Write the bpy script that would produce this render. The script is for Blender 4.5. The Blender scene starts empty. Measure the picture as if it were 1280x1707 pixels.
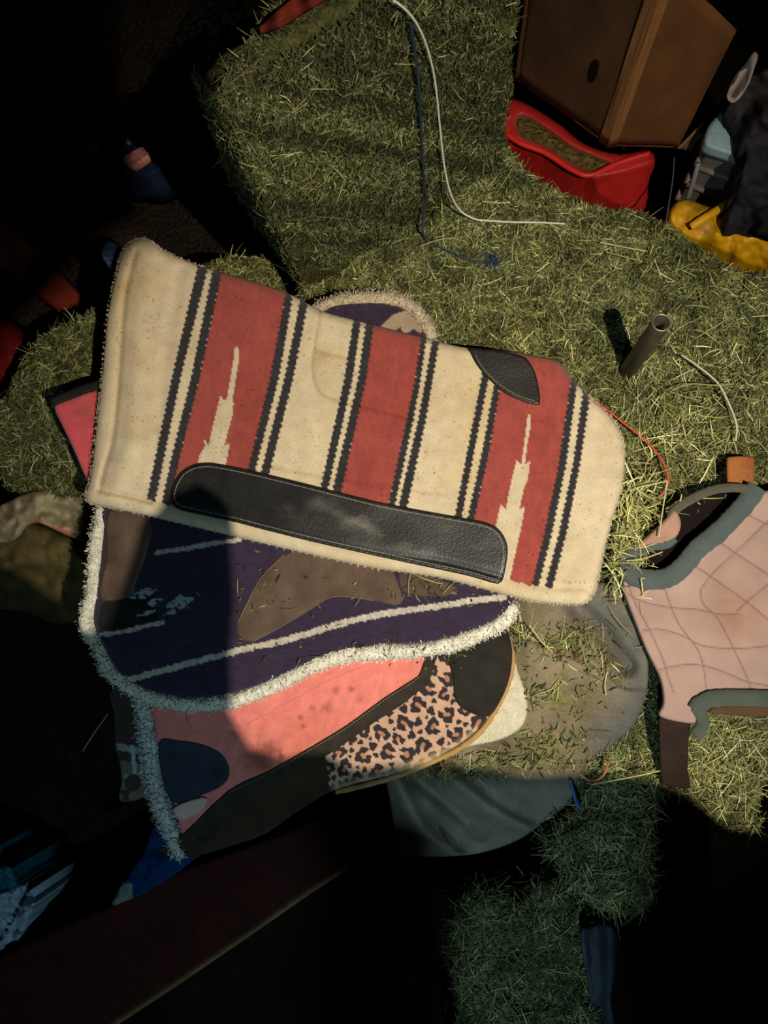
import bpy, math, random
import numpy as np
from mathutils import Matrix, Vector

random.seed(7)
rng = np.random.default_rng(7)
C = bpy.context.scene.collection
scene = bpy.context.scene

# ------------------------------------------------------------------ camera
W, H, F = 1280.0, 1707.0, 1260.0           # frame and focal length in pixels
CAMZ = 1.75                                # lens height above the barn floor
NAD = (745.0, 1020.0)                      # where straight down falls in the frame
_down = Vector((NAD[0] - W / 2, -(NAD[1] - H / 2), -F)).normalized()
_z = -_down                                # world up seen from the camera
_y = (Vector((0, 1, 0)) - _z * _z.y).normalized()
_x = _y.cross(_z)
R = Matrix((_x, _y, _z))                   # camera space -> world space
Rn = np.array(R)
cam_d = bpy.data.cameras.new('camera')
cam = bpy.data.objects.new('camera', cam_d)
C.objects.link(cam)
cam.matrix_world = Matrix.Translation((0, 0, CAMZ)) @ R.to_4x4()
cam_d.sensor_fit = 'HORIZONTAL'
cam_d.sensor_width = 36.0
cam_d.lens = 36.0 * F / W
cam_d.clip_start = 0.02
scene.camera = cam

# ------------------------------------------------------------------ world, light, exposure
wd = bpy.data.worlds.new('night')
scene.world = wd
wd.use_nodes = True
bg = wd.node_tree.nodes['Background']
bg.inputs[0].default_value = (0.55, 0.7, 1.0, 1)
bg.inputs[1].default_value = 0.0022
scene.view_settings.view_transform = 'Standard'
scene.view_settings.look = 'None'
scene.view_settings.gamma = 1.0
scene.view_settings.exposure = 0.1


def aim(o, target):
    o.rotation_euler = (Vector(target) - o.location).to_track_quat('-Z', 'Y').to_euler()


def P(u, v, z):
    """point at height z seen at pixel (u, v); arrays or numbers"""
    u = np.asarray(u, float); v = np.asarray(v, float); z = np.asarray(z, float)
    dx, dy = u - W / 2, -(v - H / 2)
    d = [Rn[i, 0] * dx + Rn[i, 1] * dy - Rn[i, 2] * F for i in range(3)]
    t = (z - CAMZ) / d[2]
    return np.stack([d[0] * t, d[1] * t, z + 0 * t], -1)


LAMP = np.array([0.60, -0.37, 2.40])
sl = bpy.data.lights.new('flashlight', 'SPOT')
sl.energy = 195.0
sl.color = (1.0, 0.895, 0.72)
sl.spot_size = math.radians(58)
sl.spot_blend = 1.0
sl.shadow_soft_size = 0.006
so = bpy.data.objects.new('flashlight', sl)
C.objects.link(so)
so.location = LAMP
aim(so, P(760, 800, 0.5))
fl = bpy.data.lights.new('phone_glow', 'AREA')
fl.energy = 4.0
fl.color = (0.46, 0.8, 1.0)
fl.size = 0.04
fo = bpy.data.objects.new('phone_glow', fl)
C.objects.link(fo)
fo.location = (0.05, -0.80, 1.60)
aim(fo, P(700, 1350, 0.4))

# ------------------------------------------------------------------ helpers
def lin(c):
    c = np.asarray(c, float) / 255.0
    return np.where(c <= 0.04045, c / 12.92, ((c + 0.055) / 1.055) ** 2.4)


_tab = np.random.default_rng(3).random((256, 256))


def vnoise(x, y):
    x = np.asarray(x, float); y = np.asarray(y, float)
    xi = np.floor(x).astype(int); yi = np.floor(y).astype(int)
    fx = x - xi; fy = y - yi
    fx = fx * fx * (3 - 2 * fx); fy = fy * fy * (3 - 2 * fy)
    a = _tab[xi & 255, yi & 255]; b = _tab[(xi + 1) & 255, yi & 255]
    c = _tab[xi & 255, (yi + 1) & 255]; d = _tab[(xi + 1) & 255, (yi + 1) & 255]
    return (a * (1 - fx) + b * fx) * (1 - fy) + (c * (1 - fx) + d * fx) * fy


def fbm(x, y, o=4):
    s = 0; a = 0.5
    for i in range(o):
        s = s + a * vnoise(x * 2 ** i + 17.3 * i, y * 2 ** i + 5.1 * i); a *= 0.5
    return s / (1 - 0.5 ** o)


def smooth(pts, closed=True, n=6):
    """Catmull-Rom through the points"""
    p = np.asarray(pts, float); m = len(p); out = []
    t = np.linspace(0, 1, n, endpoint=False)[:, None]
    for i in range(m if closed else m - 1):
        if closed:
            a, b, c, d = p[i - 1], p[i], p[(i + 1) % m], p[(i + 2) % m]
        else:
            a, b, c, d = p[max(i - 1, 0)], p[i], p[i + 1], p[min(i + 2, m - 1)]
        out.append(0.5 * (2 * b + (c - a) * t + (2 * a - 5 * b + 4 * c - d) * t ** 2 + (3 * b - a - 3 * c + d) * t ** 3))
    if not closed:
        out.append(p[-1:])
    return np.concatenate(out)


def inside(poly, u, v):
    poly = np.asarray(poly, float)
    r = np.zeros(np.shape(u), bool)
    j = len(poly) - 1
    for i in range(len(poly)):
        (x1, y1), (x2, y2) = poly[i], poly[j]
        if y1 != y2:
            c = ((y1 > v) != (y2 > v)) & (u < (x2 - x1) * (v - y1) / (y2 - y1) + x1)
            r ^= c
        j = i
    return r


def near(path, u, v, closed=False):
    """distance to a polyline and the nearest point on it"""
    p = np.asarray(path, float)
    q = np.roll(p, -1, 0) if closed else p[1:]
    p = p if closed else p[:-1]
    best = np.full(np.shape(u), 1e18); bu = np.array(u, float); bv = np.array(v, float)
    for (ax, ay), (bx, by) in zip(p, q):
        dx, dy = bx - ax, by - ay
        L = dx * dx + dy * dy
        if L < 1e-9:
            continue
        t = np.clip(((u - ax) * dx + (v - ay) * dy) / L, 0, 1)
        px, py = ax + t * dx, ay + t * dy
        d = (u - px) ** 2 + (v - py) ** 2
        m = d < best
        best = np.where(m, d, best); bu = np.where(m, px, bu); bv = np.where(m, py, bv)
    return np.sqrt(best), bu, bv


def dist(path, u, v, closed=False, reach=60):
    p = np.asarray(path, float)
    r = np.full(np.shape(u), 1e6)
    m = (u > p[:, 0].min() - reach) & (u < p[:, 0].max() + reach) & (v > p[:, 1].min() - reach) & (v < p[:, 1].max() + reach)
    if m.any():
        r[m] = near(p, u[m], v[m], closed)[0]
    return r


def build(name, verts, quads, mat, parent=None, col=None, tris=None, ngons=(), smooth_shade=True):
    verts = np.asarray(verts, np.float32)
    faces_n = []
    loops = []
    if quads is not None and len(quads):
        quads = np.asarray(quads, np.int32); loops.append(quads.ravel()); faces_n.append(np.full(len(quads), 4, np.int32))
    if tris is not None and len(tris):
        tris = np.asarray(tris, np.int32); loops.append(tris.ravel()); faces_n.append(np.full(len(tris), 3, np.int32))
    for g in ngons:
        loops.append(np.asarray(g, np.int32)); faces_n.append(np.array([len(g)], np.int32))
    loops = np.concatenate(loops); tot = np.concatenate(faces_n)
    start = np.concatenate([[0], np.cumsum(tot)[:-1]]).astype(np.int32)
    me = bpy.data.meshes.new(name)
    me.vertices.add(len(verts)); me.vertices.foreach_set('co', verts.ravel())
    me.loops.add(len(loops)); me.loops.foreach_set('vertex_index', loops)
    me.polygons.add(len(tot)); me.polygons.foreach_set('loop_start', start)
    me.polygons.foreach_set('use_smooth', np.full(len(tot), smooth_shade))
    me.update(calc_edges=True); me.validate()
    if col is None:
        col = np.ones((len(verts), 3))
    col = np.asarray(col, float)
    if col.ndim == 1:
        col = np.tile(col, (len(verts), 1))
    ca = me.color_attributes.new('Col', 'FLOAT_COLOR', 'POINT')
    ca.data.foreach_set('color', np.concatenate([col, np.ones((len(col), 1))], 1).astype(np.float32).ravel())
    me.materials.append(mat)
    o = bpy.data.objects.new(name, me)
    C.objects.link(o)
    if parent is not None:
        o.parent = parent
        o.matrix_parent_inverse = Matrix.Translation(-parent.location)
    return o


def thing(name, label, cat, loc, group=None):
    o = bpy.data.objects.new(name, None)
    o.empty_display_size = 0.05
    C.objects.link(o)
    o.location = [float(c) for c in loc]
    o['label'] = label; o['category'] = cat
    if group:
        o['group'] = group
    return o


def tag(o, label, cat, group=None, kind=None):
    o['label'] = label; o['category'] = cat
    if group: o['group'] = group
    if kind: o['kind'] = kind
    return o


def part(o, label=None, kind=None):
    if label: o['label'] = label
    if kind: o['kind'] = kind
    return o


def material(name, rough=0.9, grain=900.0, bump=0.25, var=0.25, var_scale=60.0, metal=0.0, sheen=0.0, spec=0.3, dist_=0.002, stretch=(1, 1, 1)):
    m = bpy.data.materials.new(name)
    m.use_nodes = True
    nt = m.node_tree; N = nt.nodes; L = nt.links
    b = N['Principled BSDF']
    b.inputs['Roughness'].default_value = rough
    b.inputs['Metallic'].default_value = metal
    b.inputs['Specular IOR Level'].default_value = spec
    if sheen:
        b.inputs['Sheen Weight'].default_value = sheen
    at = N.new('ShaderNodeAttribute'); at.attribute_name = 'Col'
    tc = N.new('ShaderNodeTexCoord')
    mp = N.new('ShaderNodeMapping'); mp.inputs['Scale'].default_value = stretch
    L.new(tc.outputs['Object'], mp.inputs['Vector'])
    n1 = N.new('ShaderNodeTexNoise'); n1.inputs['Scale'].default_value = var_scale; n1.inputs['Detail'].default_value = 6
    n2 = N.new('ShaderNodeTexNoise'); n2.inputs['Scale'].default_value = grain; n2.inputs['Detail'].default_value = 3
    L.new(mp.outputs[0], n1.inputs['Vector']); L.new(mp.outputs[0], n2.inputs['Vector'])
    ad = N.new('ShaderNodeMath'); ad.operation = 'ADD'
    L.new(n1.outputs['Fac'], ad.inputs[0]); L.new(n2.outputs['Fac'], ad.inputs[1])
    mr = N.new('ShaderNodeMapRange')
    mr.inputs['From Min'].default_value = 0.6; mr.inputs['From Max'].default_value = 1.4
    mr.inputs['To Min'].default_value = 1 - var; mr.inputs['To Max'].default_value = 1 + var
    L.new(ad.outputs[0], mr.inputs['Value'])
    mx = N.new('ShaderNodeVectorMath'); mx.operation = 'SCALE'
    L.new(at.outputs['Color'], mx.inputs[0]); L.new(mr.outputs[0], mx.inputs['Scale'])
    L.new(mx.outputs[0], b.inputs['Base Color'])
    bp = N.new('ShaderNodeBump'); bp.inputs['Strength'].default_value = bump; bp.inputs['Distance'].default_value = dist_
    L.new(n2.outputs['Fac'], bp.inputs['Height']); L.new(bp.outputs[0], b.inputs['Normal'])
    return m


M_wool = material('woven_wool', 0.95, 650, 0.9, 0.2, 45, sheen=0.15, spec=0.1)
M_felt = material('felt', 0.95, 500, 0.5, 0.22, 50, sheen=0.15, spec=0.1)
M_fleece = material('fleece', 1.0, 350, 0.9, 0.2, 80, sheen=0.2, spec=0.05, dist_=0.004)
M_suede = material('suede', 0.85, 500, 0.3, 0.35, 28, spec=0.2)
M_leather = material('black_leather', 0.42, 260, 0.25, 0.5, 22, spec=0.5)
M_canvas = material('dusty_canvas', 0.85, 420, 0.35, 0.42, 16, spec=0.2)
M_quilt = material('quilted_cloth', 0.9, 900, 0.3, 0.14, 20, sheen=0.1, spec=0.15)
M_hay = material('hay', 0.8, 600, 0.3, 0.3, 120, spec=0.2)
M_core = material('packed_hay', 0.95, 220, 1.0, 0.7, 70, spec=0.1, dist_=0.008)
M_twine = material('plastic_twine', 0.45, 1500, 0.3, 0.2, 200, spec=0.5)
M_plastic = material('dusty_plastic', 0.5, 300, 0.1, 0.3, 14, spec=0.4)
M_card = material('cardboard', 0.9, 300, 0.15, 0.25, 14, spec=0.15)
M_wood = material('rough_wood', 0.85, 200, 0.4, 0.45, 12, spec=0.2, stretch=(1, 1, 1))
M_steel = material('weathered_steel', 0.45, 300, 0.15, 0.35, 40, metal=0.75)
M_cloth = material('loose_cloth', 0.9, 700, 0.3, 0.25, 25, spec=0.15)
M_dirt = material('barn_dirt', 0.95, 90, 1.0, 0.6, 8, spec=0.1, dist_=0.02)


def loops_of(quads):
    e = np.concatenate([quads[:, [0, 1]], quads[:, [1, 2]], quads[:, [2, 3]], quads[:, [3, 0]]])
    n = int(e.max()) + 1
    key = e[:, 0].astype(np.int64) * n + e[:, 1]
    rev = e[:, 1].astype(np.int64) * n + e[:, 0]
    return e[~np.isin(key, rev)]


def sheet(name, outline, z, thick, col, mat, parent=None, step=3.0, rr=0.006, side=None, px=1.0 / 1000, smooth_n=6, flat_bottom=None):
    """a cloth or slab: outline seen from above, height function, real thickness, rounded rim"""
    poly = smooth(outline, True, smooth_n) if smooth_n else np.asarray(outline, float)
    u0, v0 = poly.min(0) - step; u1, v1 = poly.max(0) + step
    us = np.arange(u0, u1 + step, step); vs = np.arange(v0, v1 + step, step)
    U, V = np.meshgrid(us, vs)
    nv, nu = U.shape
    cell = inside(poly, U[:-1, :-1] + step / 2, V[:-1, :-1] + step / 2)
    idx = np.arange(nv * nu).reshape(nv, nu)
    # image v runs down, so this order faces up
    q = np.stack([idx[:-1, :-1], idx[1:, :-1], idx[1:, 1:], idx[:-1, 1:]], -1)[cell]
    used, inv = np.unique(q.ravel(), return_inverse=True)
    q = inv.reshape(-1, 4)
    U = U.ravel()[used]; V = V.ravel()[used]
    be = loops_of(q)
    bidx = np.unique(be[:, 0])
    D, nu_, nv_ = near(poly, U, V, True)
    U[bidx] = nu_[bidx]; V[bidx] = nv_[bidx]
    D[bidx] = 0
    Z = (z(U, V) if callable(z) else np.full(U.shape, float(z)))
    zt = Z.copy()
    if rr > 0:
        dm = np.minimum(D * px, rr)
        Z = Z - (rr - np.sqrt(np.maximum(rr * rr - (rr - dm) ** 2, 0)))
    co = P(U, V, Z)
    cl = col(U, V) if callable(col) else np.tile(np.asarray(col, float), (len(U), 1))
    # rim and underside
    n0 = len(U)
    m = {int(b): i for i, b in enumerate(bidx)}
    nb = len(bidx)
    bot = (zt[bidx] - thick) if flat_bottom is None else np.full(nb, flat_bottom)
    r1 = co[bidx].copy(); r1[:, 2] = r1[:, 2] * 0.5 + bot * 0.5
    r2 = co[bidx].copy(); r2[:, 2] = bot
    co = np.concatenate([co, r1, r2])
    sc = np.asarray(side if side is not None else np.array([0, 0, 0]), float)
    sc = cl[bidx] if side is None else np.tile(sc, (nb, 1))
    cl = np.concatenate([cl, sc, sc])
    a = be[:, 0]; b = be[:, 1]
    am = np.array([m[int(i)] for i in a]); bm = np.array([m[int(i)] for i in b])
    s1 = np.stack([b, a, n0 + am, n0 + bm], -1)
    s2 = np.stack([n0 + bm, n0 + am, n0 + nb + am, n0 + nb + bm], -1)
    nxt = {}
    bad = False
    for i, j in zip(am, bm):
        if int(i) in nxt: bad = True
        nxt[int(i)] = int(j)
    ng = []
    seen = set()
    for s in list(nxt):
        if s in seen: continue
        loop = []; k = s
        while k not in seen and k in nxt:
            seen.add(k); loop.append(n0 + nb + k); k = nxt[k]
        if len(loop) > 8: ng.append(loop[::-1])
    return build(name, co, np.concatenate([q, s1, s2]), mat, parent, cl, ngons=ng)


def tube(name, pts, r, mat, parent=None, col=(1, 1, 1), n=8, cap=True, lump=0.0, squash=1.0):
    pts = np.asarray(pts, float); m = len(pts)
    r = np.broadcast_to(np.asarray(r, float), (m,)).copy()
    t = np.gradient(pts, axis=0); t /= np.linalg.norm(t, axis=1)[:, None] + 1e-12
    up = np.array([0, 0, 1.0])
    if abs(t[:, 2]).mean() > 0.8: up = np.array([1.0, 0, 0])
    s = np.cross(t, up); s /= np.linalg.norm(s, axis=1)[:, None] + 1e-12
    w = np.cross(s, t)
    a = np.linspace(0, 2 * np.pi, n, endpoint=False)
    rad = r[:, None] * (1 + lump * (rng.random((m, n)) - 0.5) * 2)
    co = pts[:, None] + rad[..., None] * (np.cos(a)[None, :, None] * s[:, None] + squash * np.sin(a)[None, :, None] * w[:, None])
    i = np.arange(m - 1)[:, None] * n; j = np.arange(n)[None]; k = (j + 1) % n
    q = np.stack([i + j, i + k, i + n + k, i + n + j], -1).reshape(-1, 4)
    ng = [list(range(n))[::-1], list(range((m - 1) * n, m * n))] if cap else []
    return build(name, co.reshape(-1, 3), q, mat, parent, np.asarray(col, float), ngons=ng)


def path3(pts, z, n=8):
    """smooth path through pixels at height z (number, list or function)"""
    p = np.asarray(pts, float)
    if callable(z):
        s = smooth(p, False, n); zz = z(s[:, 0], s[:, 1])
    else:
        zz = np.broadcast_to(np.asarray(z, float), (len(p),))
        s3 = smooth(np.concatenate([p, zz[:, None]], 1), False, n); s = s3[:, :2]; zz = s3[:, 2]
    return P(s[:, 0], s[:, 1], zz)


def ribbons(pos, nor, length, width, col, tang=None, tilt=0.25, curve=0.25, segs=2):
    """many thin bent blades lying roughly across the normal"""
    n = len(pos)
    if tang is None:
        tang = rng.normal(size=(n, 3))
    tang = tang - nor * (np.sum(tang * nor, 1))[:, None]
    tang /= np.linalg.norm(tang, axis=1)[:, None] + 1e-9
    d = tang + nor * (rng.normal(size=n) * tilt)[:, None]
    d /= np.linalg.norm(d, axis=1)[:, None]
    b = np.cross(d, nor); b /= np.linalg.norm(b, axis=1)[:, None] + 1e-9
    ang = rng.normal(size=n) * 0.6
    wv = b * np.cos(ang)[:, None] + nor * np.sin(ang)[:, None]
    cv = (rng.normal(size=n) * curve * length)[:, None] * b + (np.abs(rng.normal(size=n)) * curve * 0.4 * length)[:, None] * nor
    V = []
    for k in range(segs + 1):
        s = k / segs - 0.5
        c = pos + d * (s * length)[:, None] + cv * (0.25 - s * s)
        ww = (width * (0.5 if (k in (0, segs) and segs > 1) else 1.0))[:, None] * wv * 0.5
        V += [c - ww, c + ww]
    V = np.stack(V, 1)
    m = 2 * (segs + 1)
    base = np.arange(n)[:, None] * m
    Q = np.concatenate([base + np.array([[2 * k, 2 * k + 1, 2 * k + 3, 2 * k + 2]]) for k in range(segs)])
    return V.reshape(-1, 3), Q, np.repeat(col, m, 0)


def merge(parts):
    V = []; Q = []; K = []; off = 0
    for v, q, k in parts:
        V.append(v); Q.append(q + off); K.append(k); off += len(v)
    return np.concatenate(V), np.concatenate(Q), np.concatenate(K)


HAY = np.array([1.12, 1.15, 1.08]) * lin([(112, 112, 70), (88, 96, 56), (130, 128, 82), (66, 74, 44), (142, 138, 92), (98, 100, 70), (112, 122, 76), (88, 82, 52), (58, 62, 40)])
STRAW = np.array([1.0, 1.05, 1.0]) * lin([(192, 184, 126), (160, 150, 94), (140, 136, 82), (204, 196, 150), (118, 118, 68), (150, 148, 100), (108, 100, 60)])


def hay_cols(n, pal, dim=1.0):
    c = pal[rng.integers(0, len(pal), n)]
    return c * (0.5 + 0.9 * rng.random(n))[:, None] * dim


def hay_strands(pos, nor, n_stem, dim=1.0, green=1.0, tang=None, long=1.0, tilt=0.3, leaf=1.0):
    """chopped leaves plus longer stems over sample points"""
    n = len(pos)
    nl = n - n_stem
    cl = 0.45 + 1.05 * np.clip(fbm(pos[:, 0] * 38 + pos[:, 2] * 31, pos[:, 1] * 38 + pos[:, 2] * 17, 3) * 1.6 - 0.35, 0, 1)   # tufts differ in colour
    a = ribbons(pos[:nl], nor[:nl], (0.004 + 0.016 * rng.random(nl) ** 2) * leaf, (0.0012 + 0.0026 * rng.random(nl)) * leaf, hay_cols(nl, HAY, dim) * cl[:nl, None], None if tang is None else tang[:nl] + rng.normal(size=(nl, 3)) * 0.6, 0.45, 0.3, 2)
    L = (0.018 + 0.05 * rng.random(n_stem) ** 2.2) * long
    b = ribbons(pos[nl:], nor[nl:], L, 0.0008 + 0.0010 * rng.random(n_stem), hay_cols(n_stem, STRAW, dim) * (0.4 + 0.6 * cl[nl:, None]), None if tang is None else tang[nl:] + rng.normal(size=(n_stem, 3)) * 0.4, tilt, 0.22, 3)
    return merge([a, b])


def sample(poly, n):
    poly = np.asarray(poly, float)
    lo, hi = poly.min(0), poly.max(0)
    out = np.zeros((0, 2))
    while len(out) < n:
        p = lo + rng.random((n * 2, 2)) * (hi - lo)
        out = np.concatenate([out, p[inside(poly, p[:, 0], p[:, 1])]])
    return out[:n]


# ------------------------------------------------------------------ structure
fx, fy = np.meshgrid(np.linspace(-3, 3, 90), np.linspace(-3, 3.4, 90))
fz = (fbm(fx * 4, fy * 4) - 0.75) * 0.05
fz = np.minimum(fz, 0.0)
fi = np.arange(8100).reshape(90, 90)
fl_o = build('floor', np.stack([fx, fy, fz], -1).reshape(-1, 3), np.stack([fi[:-1, :-1], fi[:-1, 1:], fi[1:, 1:], fi[1:, :-1]], -1).reshape(-1, 4), M_dirt, None, lin((40, 32, 24)))
fl_o['kind'] = 'structure'

# added unseen blockers outside the frame, cut to the wanted shadow outlines
def light_blocker(name, edge, z_shadow, source, z_blocker):
    S = P(np.array(edge)[:, 0], np.array(edge)[:, 1], z_shadow)
    k = (source[2] - z_blocker) / (source[2] - S[:, 2])
    B = source[None] + (S - source[None]) * k[:, None]
    nb = len(B)
    Bt = B.copy(); Bt[:, 2] += 0.02
    a = np.sum(B[:, 0] * np.roll(B[:, 1], -1) - np.roll(B[:, 0], -1) * B[:, 1])
    if a < 0: B = B[::-1]; Bt = Bt[::-1]
    tr = build(name, np.concatenate([B, Bt]), [[i, (i + 1) % nb, nb + (i + 1) % nb, nb + i] for i in range(nb)], M_wood, None, lin((88, 62, 40)), ngons=[list(range(nb))[::-1], list(range(nb, 2 * nb))], smooth_shade=False)
    tr['kind'] = 'structure'


light_blocker('shadow_blocker_1', [(-330, 1010), (40, 985), (110, 1040), (150, 1065), (205, 1055), (238, 960), (262, 880), (300, 830), (345, 812), (368, 835), (380, 890), (386, 1000), (378, 1100), (384, 1190), (425, 1258), (500, 1278), (556, 1266), (610, 1298),
        (690, 1286), (800, 1298), (900, 1318), (1000, 1314), (1100, 1322), (1180, 1345), (1260, 1410), (1400, 1430), (1400, 2500), (-330, 2500)], 0.52, LAMP, 1.65)
light_blocker('shadow_blocker_2', [(1088, 1300), (1180, 1335), (1260, 1400), (1600, 1420), (1600, 2400), (540, 2400), (540, 1800), (590, 1640), (545, 1560), (520, 1480), (500, 1410), (560, 1345), (625, 1318), (645, 1310), (664, 1425), (745, 1445), (752, 1590), (758, 1720), (765, 2000), (1040, 2000), (1032, 1760), (1012, 1600), (1080, 1515)], 0.44, np.array(fo.location), 1.22)
light_blocker('shadow_blocker_3', [(-900, -700), (160, -700), (215, -60), (220, 120), (235, 260), (260, 360), (200, 390), (150, 440), (90, 500), (20, 560), (-60, 720), (-900, 800)], 0.25, LAMP, 2.05)

# ------------------------------------------------------------------ shared shape of the pile
ZB = 0.45                                     # tops of the bales


def sag(u, v):
    d = np.clip((v - 1120) / 330, 0, 1) ** 1.6 * np.clip((760 - u) / 420, 0, 1)
    l = np.clip((230 - u) / 160, 0, 1) ** 2 * np.clip((v - 900) / 200, 0, 1)
    return -0.10 * d - 0.03 * l + 0.012 * (fbm(u / 170.0, v / 170.0, 2) - 0.5)


# ------------------------------------------------------------------ hay bales
pad1_out = [(143, 823), (151, 788), (159, 720), (165, 665), (171, 614), (179, 525), (194, 454), (204, 419), (218, 403), (234, 398), (253, 403), (276, 419), (331, 442), (370, 454), (471, 485), (536, 518), (592, 533), (625, 542), (705, 562), (733, 570), (776, 579),
            (834, 584), (897, 594), (932, 605), (952, 629), (983, 662), (1014, 690), (1034, 722), (1041, 752), (1036, 812), (1019, 871), (1004, 930), (996, 969), (988, 990), (969, 1007), (910, 1005), (852, 994), (734, 963), (620, 946), (500, 920), (370, 889), (249, 860), (179, 845), (150, 838)]
pad2_out = [(166, 846), (172, 880), (168, 930), (160, 990), (158, 1040), (176, 1085), (204, 1128), (250, 1152), (310, 1163), (380, 1158), (440, 1140), (500, 1112), (560, 1087), (640, 1075), (720, 1070), (790, 1050), (835, 1028), (856, 1003), (858, 940), (830, 780), (760, 620), (716, 566), (705, 545), (684, 520), (650, 507), (600, 504), (560, 508), (530, 520), (430, 560), (260, 640), (190, 740)]
pad3_out = [(250, 1150), (256, 1200), (268, 1260), (290, 1340), (312, 1420), (335, 1424), (400, 1405), (445, 1388), (500, 1350), (560, 1316), (650, 1292), (700, 1276), (750, 1250), (790, 1222), (816, 1192), (838, 1150), (850, 1110), (848, 1070), (820, 1020), (600, 1000), (300, 1060)]
q_out = [(1262, 822), (1340, 818), (1400, 900), (1400, 1160), (1300, 1152), (1220, 1150), (1185, 1152), (1162, 1162), (1154, 1178), (1162, 1196), (1152, 1206), (1100, 1194), (1106, 1170), (1100, 1130), (1078, 1085), (1056, 1030), (1040, 985), (1044, 960), (1090, 972), (1130, 966), (1160, 930), (1200, 890), (1232, 845)]
tarp_out = [(640, 1010), (860, 985), (1000, 970), (1042, 1000), (1068, 1045), (1080, 1100), (1078, 1150), (1062, 1200), (1030, 1235), (990, 1262), (966, 1298), (948, 1338), (905, 1372), (860, 1402), (800, 1422), (740, 1428), (690, 1426), (662, 1424), (655, 1370), (645, 1312), (630, 1270), (600, 1200)]
COVERS = [smooth(p, True, 3) for p in (pad1_out, pad2_out, pad3_out, tarp_out, q_out)]   # what lies on the hay: no stems are spread beneath


def uncovered(s, margin=22):
    keep = np.ones(len(s), bool)
    for c in COVERS:
        m = inside(c, s[:, 0], s[:, 1])
        m[m] = near(c, s[m, 0], s[m, 1], True)[0] > margin
        keep &= ~m
    return keep


def bale_top(name, label, outline, z0, amp, n, n_stem, dim=1.0, green=1.0, group='hay bales', zf=None, step=7, leaf=1.0, long=1.0, edge_hang=0, coredim=1.0, extra=None):
    zz = (lambda u, v: z0 + amp * (fbm(u / 45.0, v / 45.0, 4) - 0.6) * 2 + (zf(u, v) if zf else 0))
    poly = smooth(outline, True, 5)
    c = poly.mean(0)
    t = thing(name, label, 'hay', P(c[0], c[1], z0) * np.array([1, 1, 0]), group)
    colf = lambda u, v: lin((92, 90, 50))[None] * coredim * (0.45 + 0.9 * fbm(u / 9.0, v / 9.0, 3))[:, None] * dim
    sheet('packed_hay', outline, zz, z0, colf, M_core, t, step=step, rr=0.02, flat_bottom=0.0, smooth_n=5)
    s = sample(poly, n)
    s = s[uncovered(s)]; n_stem = int(n_stem * len(s) / n); n = len(s)
    z = zz(s[:, 0], s[:, 1])
    D = near(poly, s[:, 0], s[:, 1], True)[0]
    z -= 0.02 - np.sqrt(np.maximum(0.0004 - (0.02 - np.minimum(D / 1000, 0.02)) ** 2, 0))
    pos = P(s[:, 0], s[:, 1], z + 0.001 + 0.004 * rng.random(n) ** 2)
    nor = np.tile([0, 0, 1.0], (n, 1)) + rng.normal(size=(n, 3)) * 0.15
    nor /= np.linalg.norm(nor, axis=1)[:, None]
    parts = [hay_strands(pos, nor, n_stem, dim, green, leaf=leaf, long=long)]
    if edge_hang:
        q = poly[rng.integers(0, len(poly), edge_hang)] + rng.normal(size=(edge_hang, 2)) * 5
        q = q[uncovered(q, -1)]; edge_hang = len(q)
        zq = zz(q[:, 0], q[:, 1]) - 0.012 - 0.22 * rng.random(edge_hang) ** 1.6
        pe = P(q[:, 0], q[:, 1], zz(q[:, 0], q[:, 1])); pe[:, 2] = zq
        ctr = P(c[0], c[1], z0)
        out = pe - ctr; out[:, 2] = 0; out /= np.linalg.norm(out, axis=1)[:, None]
        out = out + np.array([0, 0, 0.5]); out /= np.linalg.norm(out, axis=1)[:, None]
        parts.append(hay_strands(pe + out * 0.004, out, edge_hang // 3, dim * 0.9, green))
    if extra:
        e = sample(poly, extra[0] * 12); w = np.exp(-((e[:, 0] - extra[1]) / extra[3]) ** 2 - ((e[:, 1] - extra[2]) / extra[4]) ** 2)
        e = e[(rng.random(len(e)) < w * 0.5)]; e = e[uncovered(e)]
        parts.append(hay_strands(P(e[:, 0], e[:, 1], zz(e[:, 0], e[:, 1]) + 0.004 + 0.008 * rng.random(len(e))), np.tile([0, 0, 1.0], (len(e), 1)), int(len(e) * 0.7), dim * 1.35, long=1.15))
    v, qd, k_ = merge(parts)
    part(build('loose_stems', v, qd, M_hay, t, k_, smooth_shade=False), kind='stuff')
    return t, zz


right_out = [(500, 470), (600, 420), (700, 360), (790, 270), (835, 238), (880, 285), (930, 318), (1000, 345), (1060, 352), (1115, 378), (1170, 415), (1230, 450), (1330, 490), (1340, 760), (1340, 1006), (1100, 1006), (900, 1000), (700, 990), (560, 940), (540, 700)]
bale_r, z_r = bale_top('hay_bale', 'large green hay bale lying under the striped pad, a steel pipe standing in it', right_out, ZB, 0.02, 90000, 7500, edge_hang=2500, extra=(1500, 1150, 720, 110, 120))
left_out = [(14, 650), (40, 590), (90, 545), (150, 520), (200, 490), (300, 455), (400, 425), (470, 470), (480, 700), (470, 900), (300, 900), (150, 830), (60, 830), (0, 800), (-40, 730)]
bale_l, z_l = bale_top('hay_bale', 'dim hay bale at the left, behind the cream end of the striped pad', left_out, ZB - 0.02, 0.02, 22000, 2800, edge_hang=1500, dim=0.85,
                       zf=lambda u, v: -0.10 * np.clip((110 - u) / 150, 0, 1) - 0.06 * np.clip((v - 700) / 150, 0, 1) * np.clip((160 - u) / 100, 0, 1))
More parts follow.
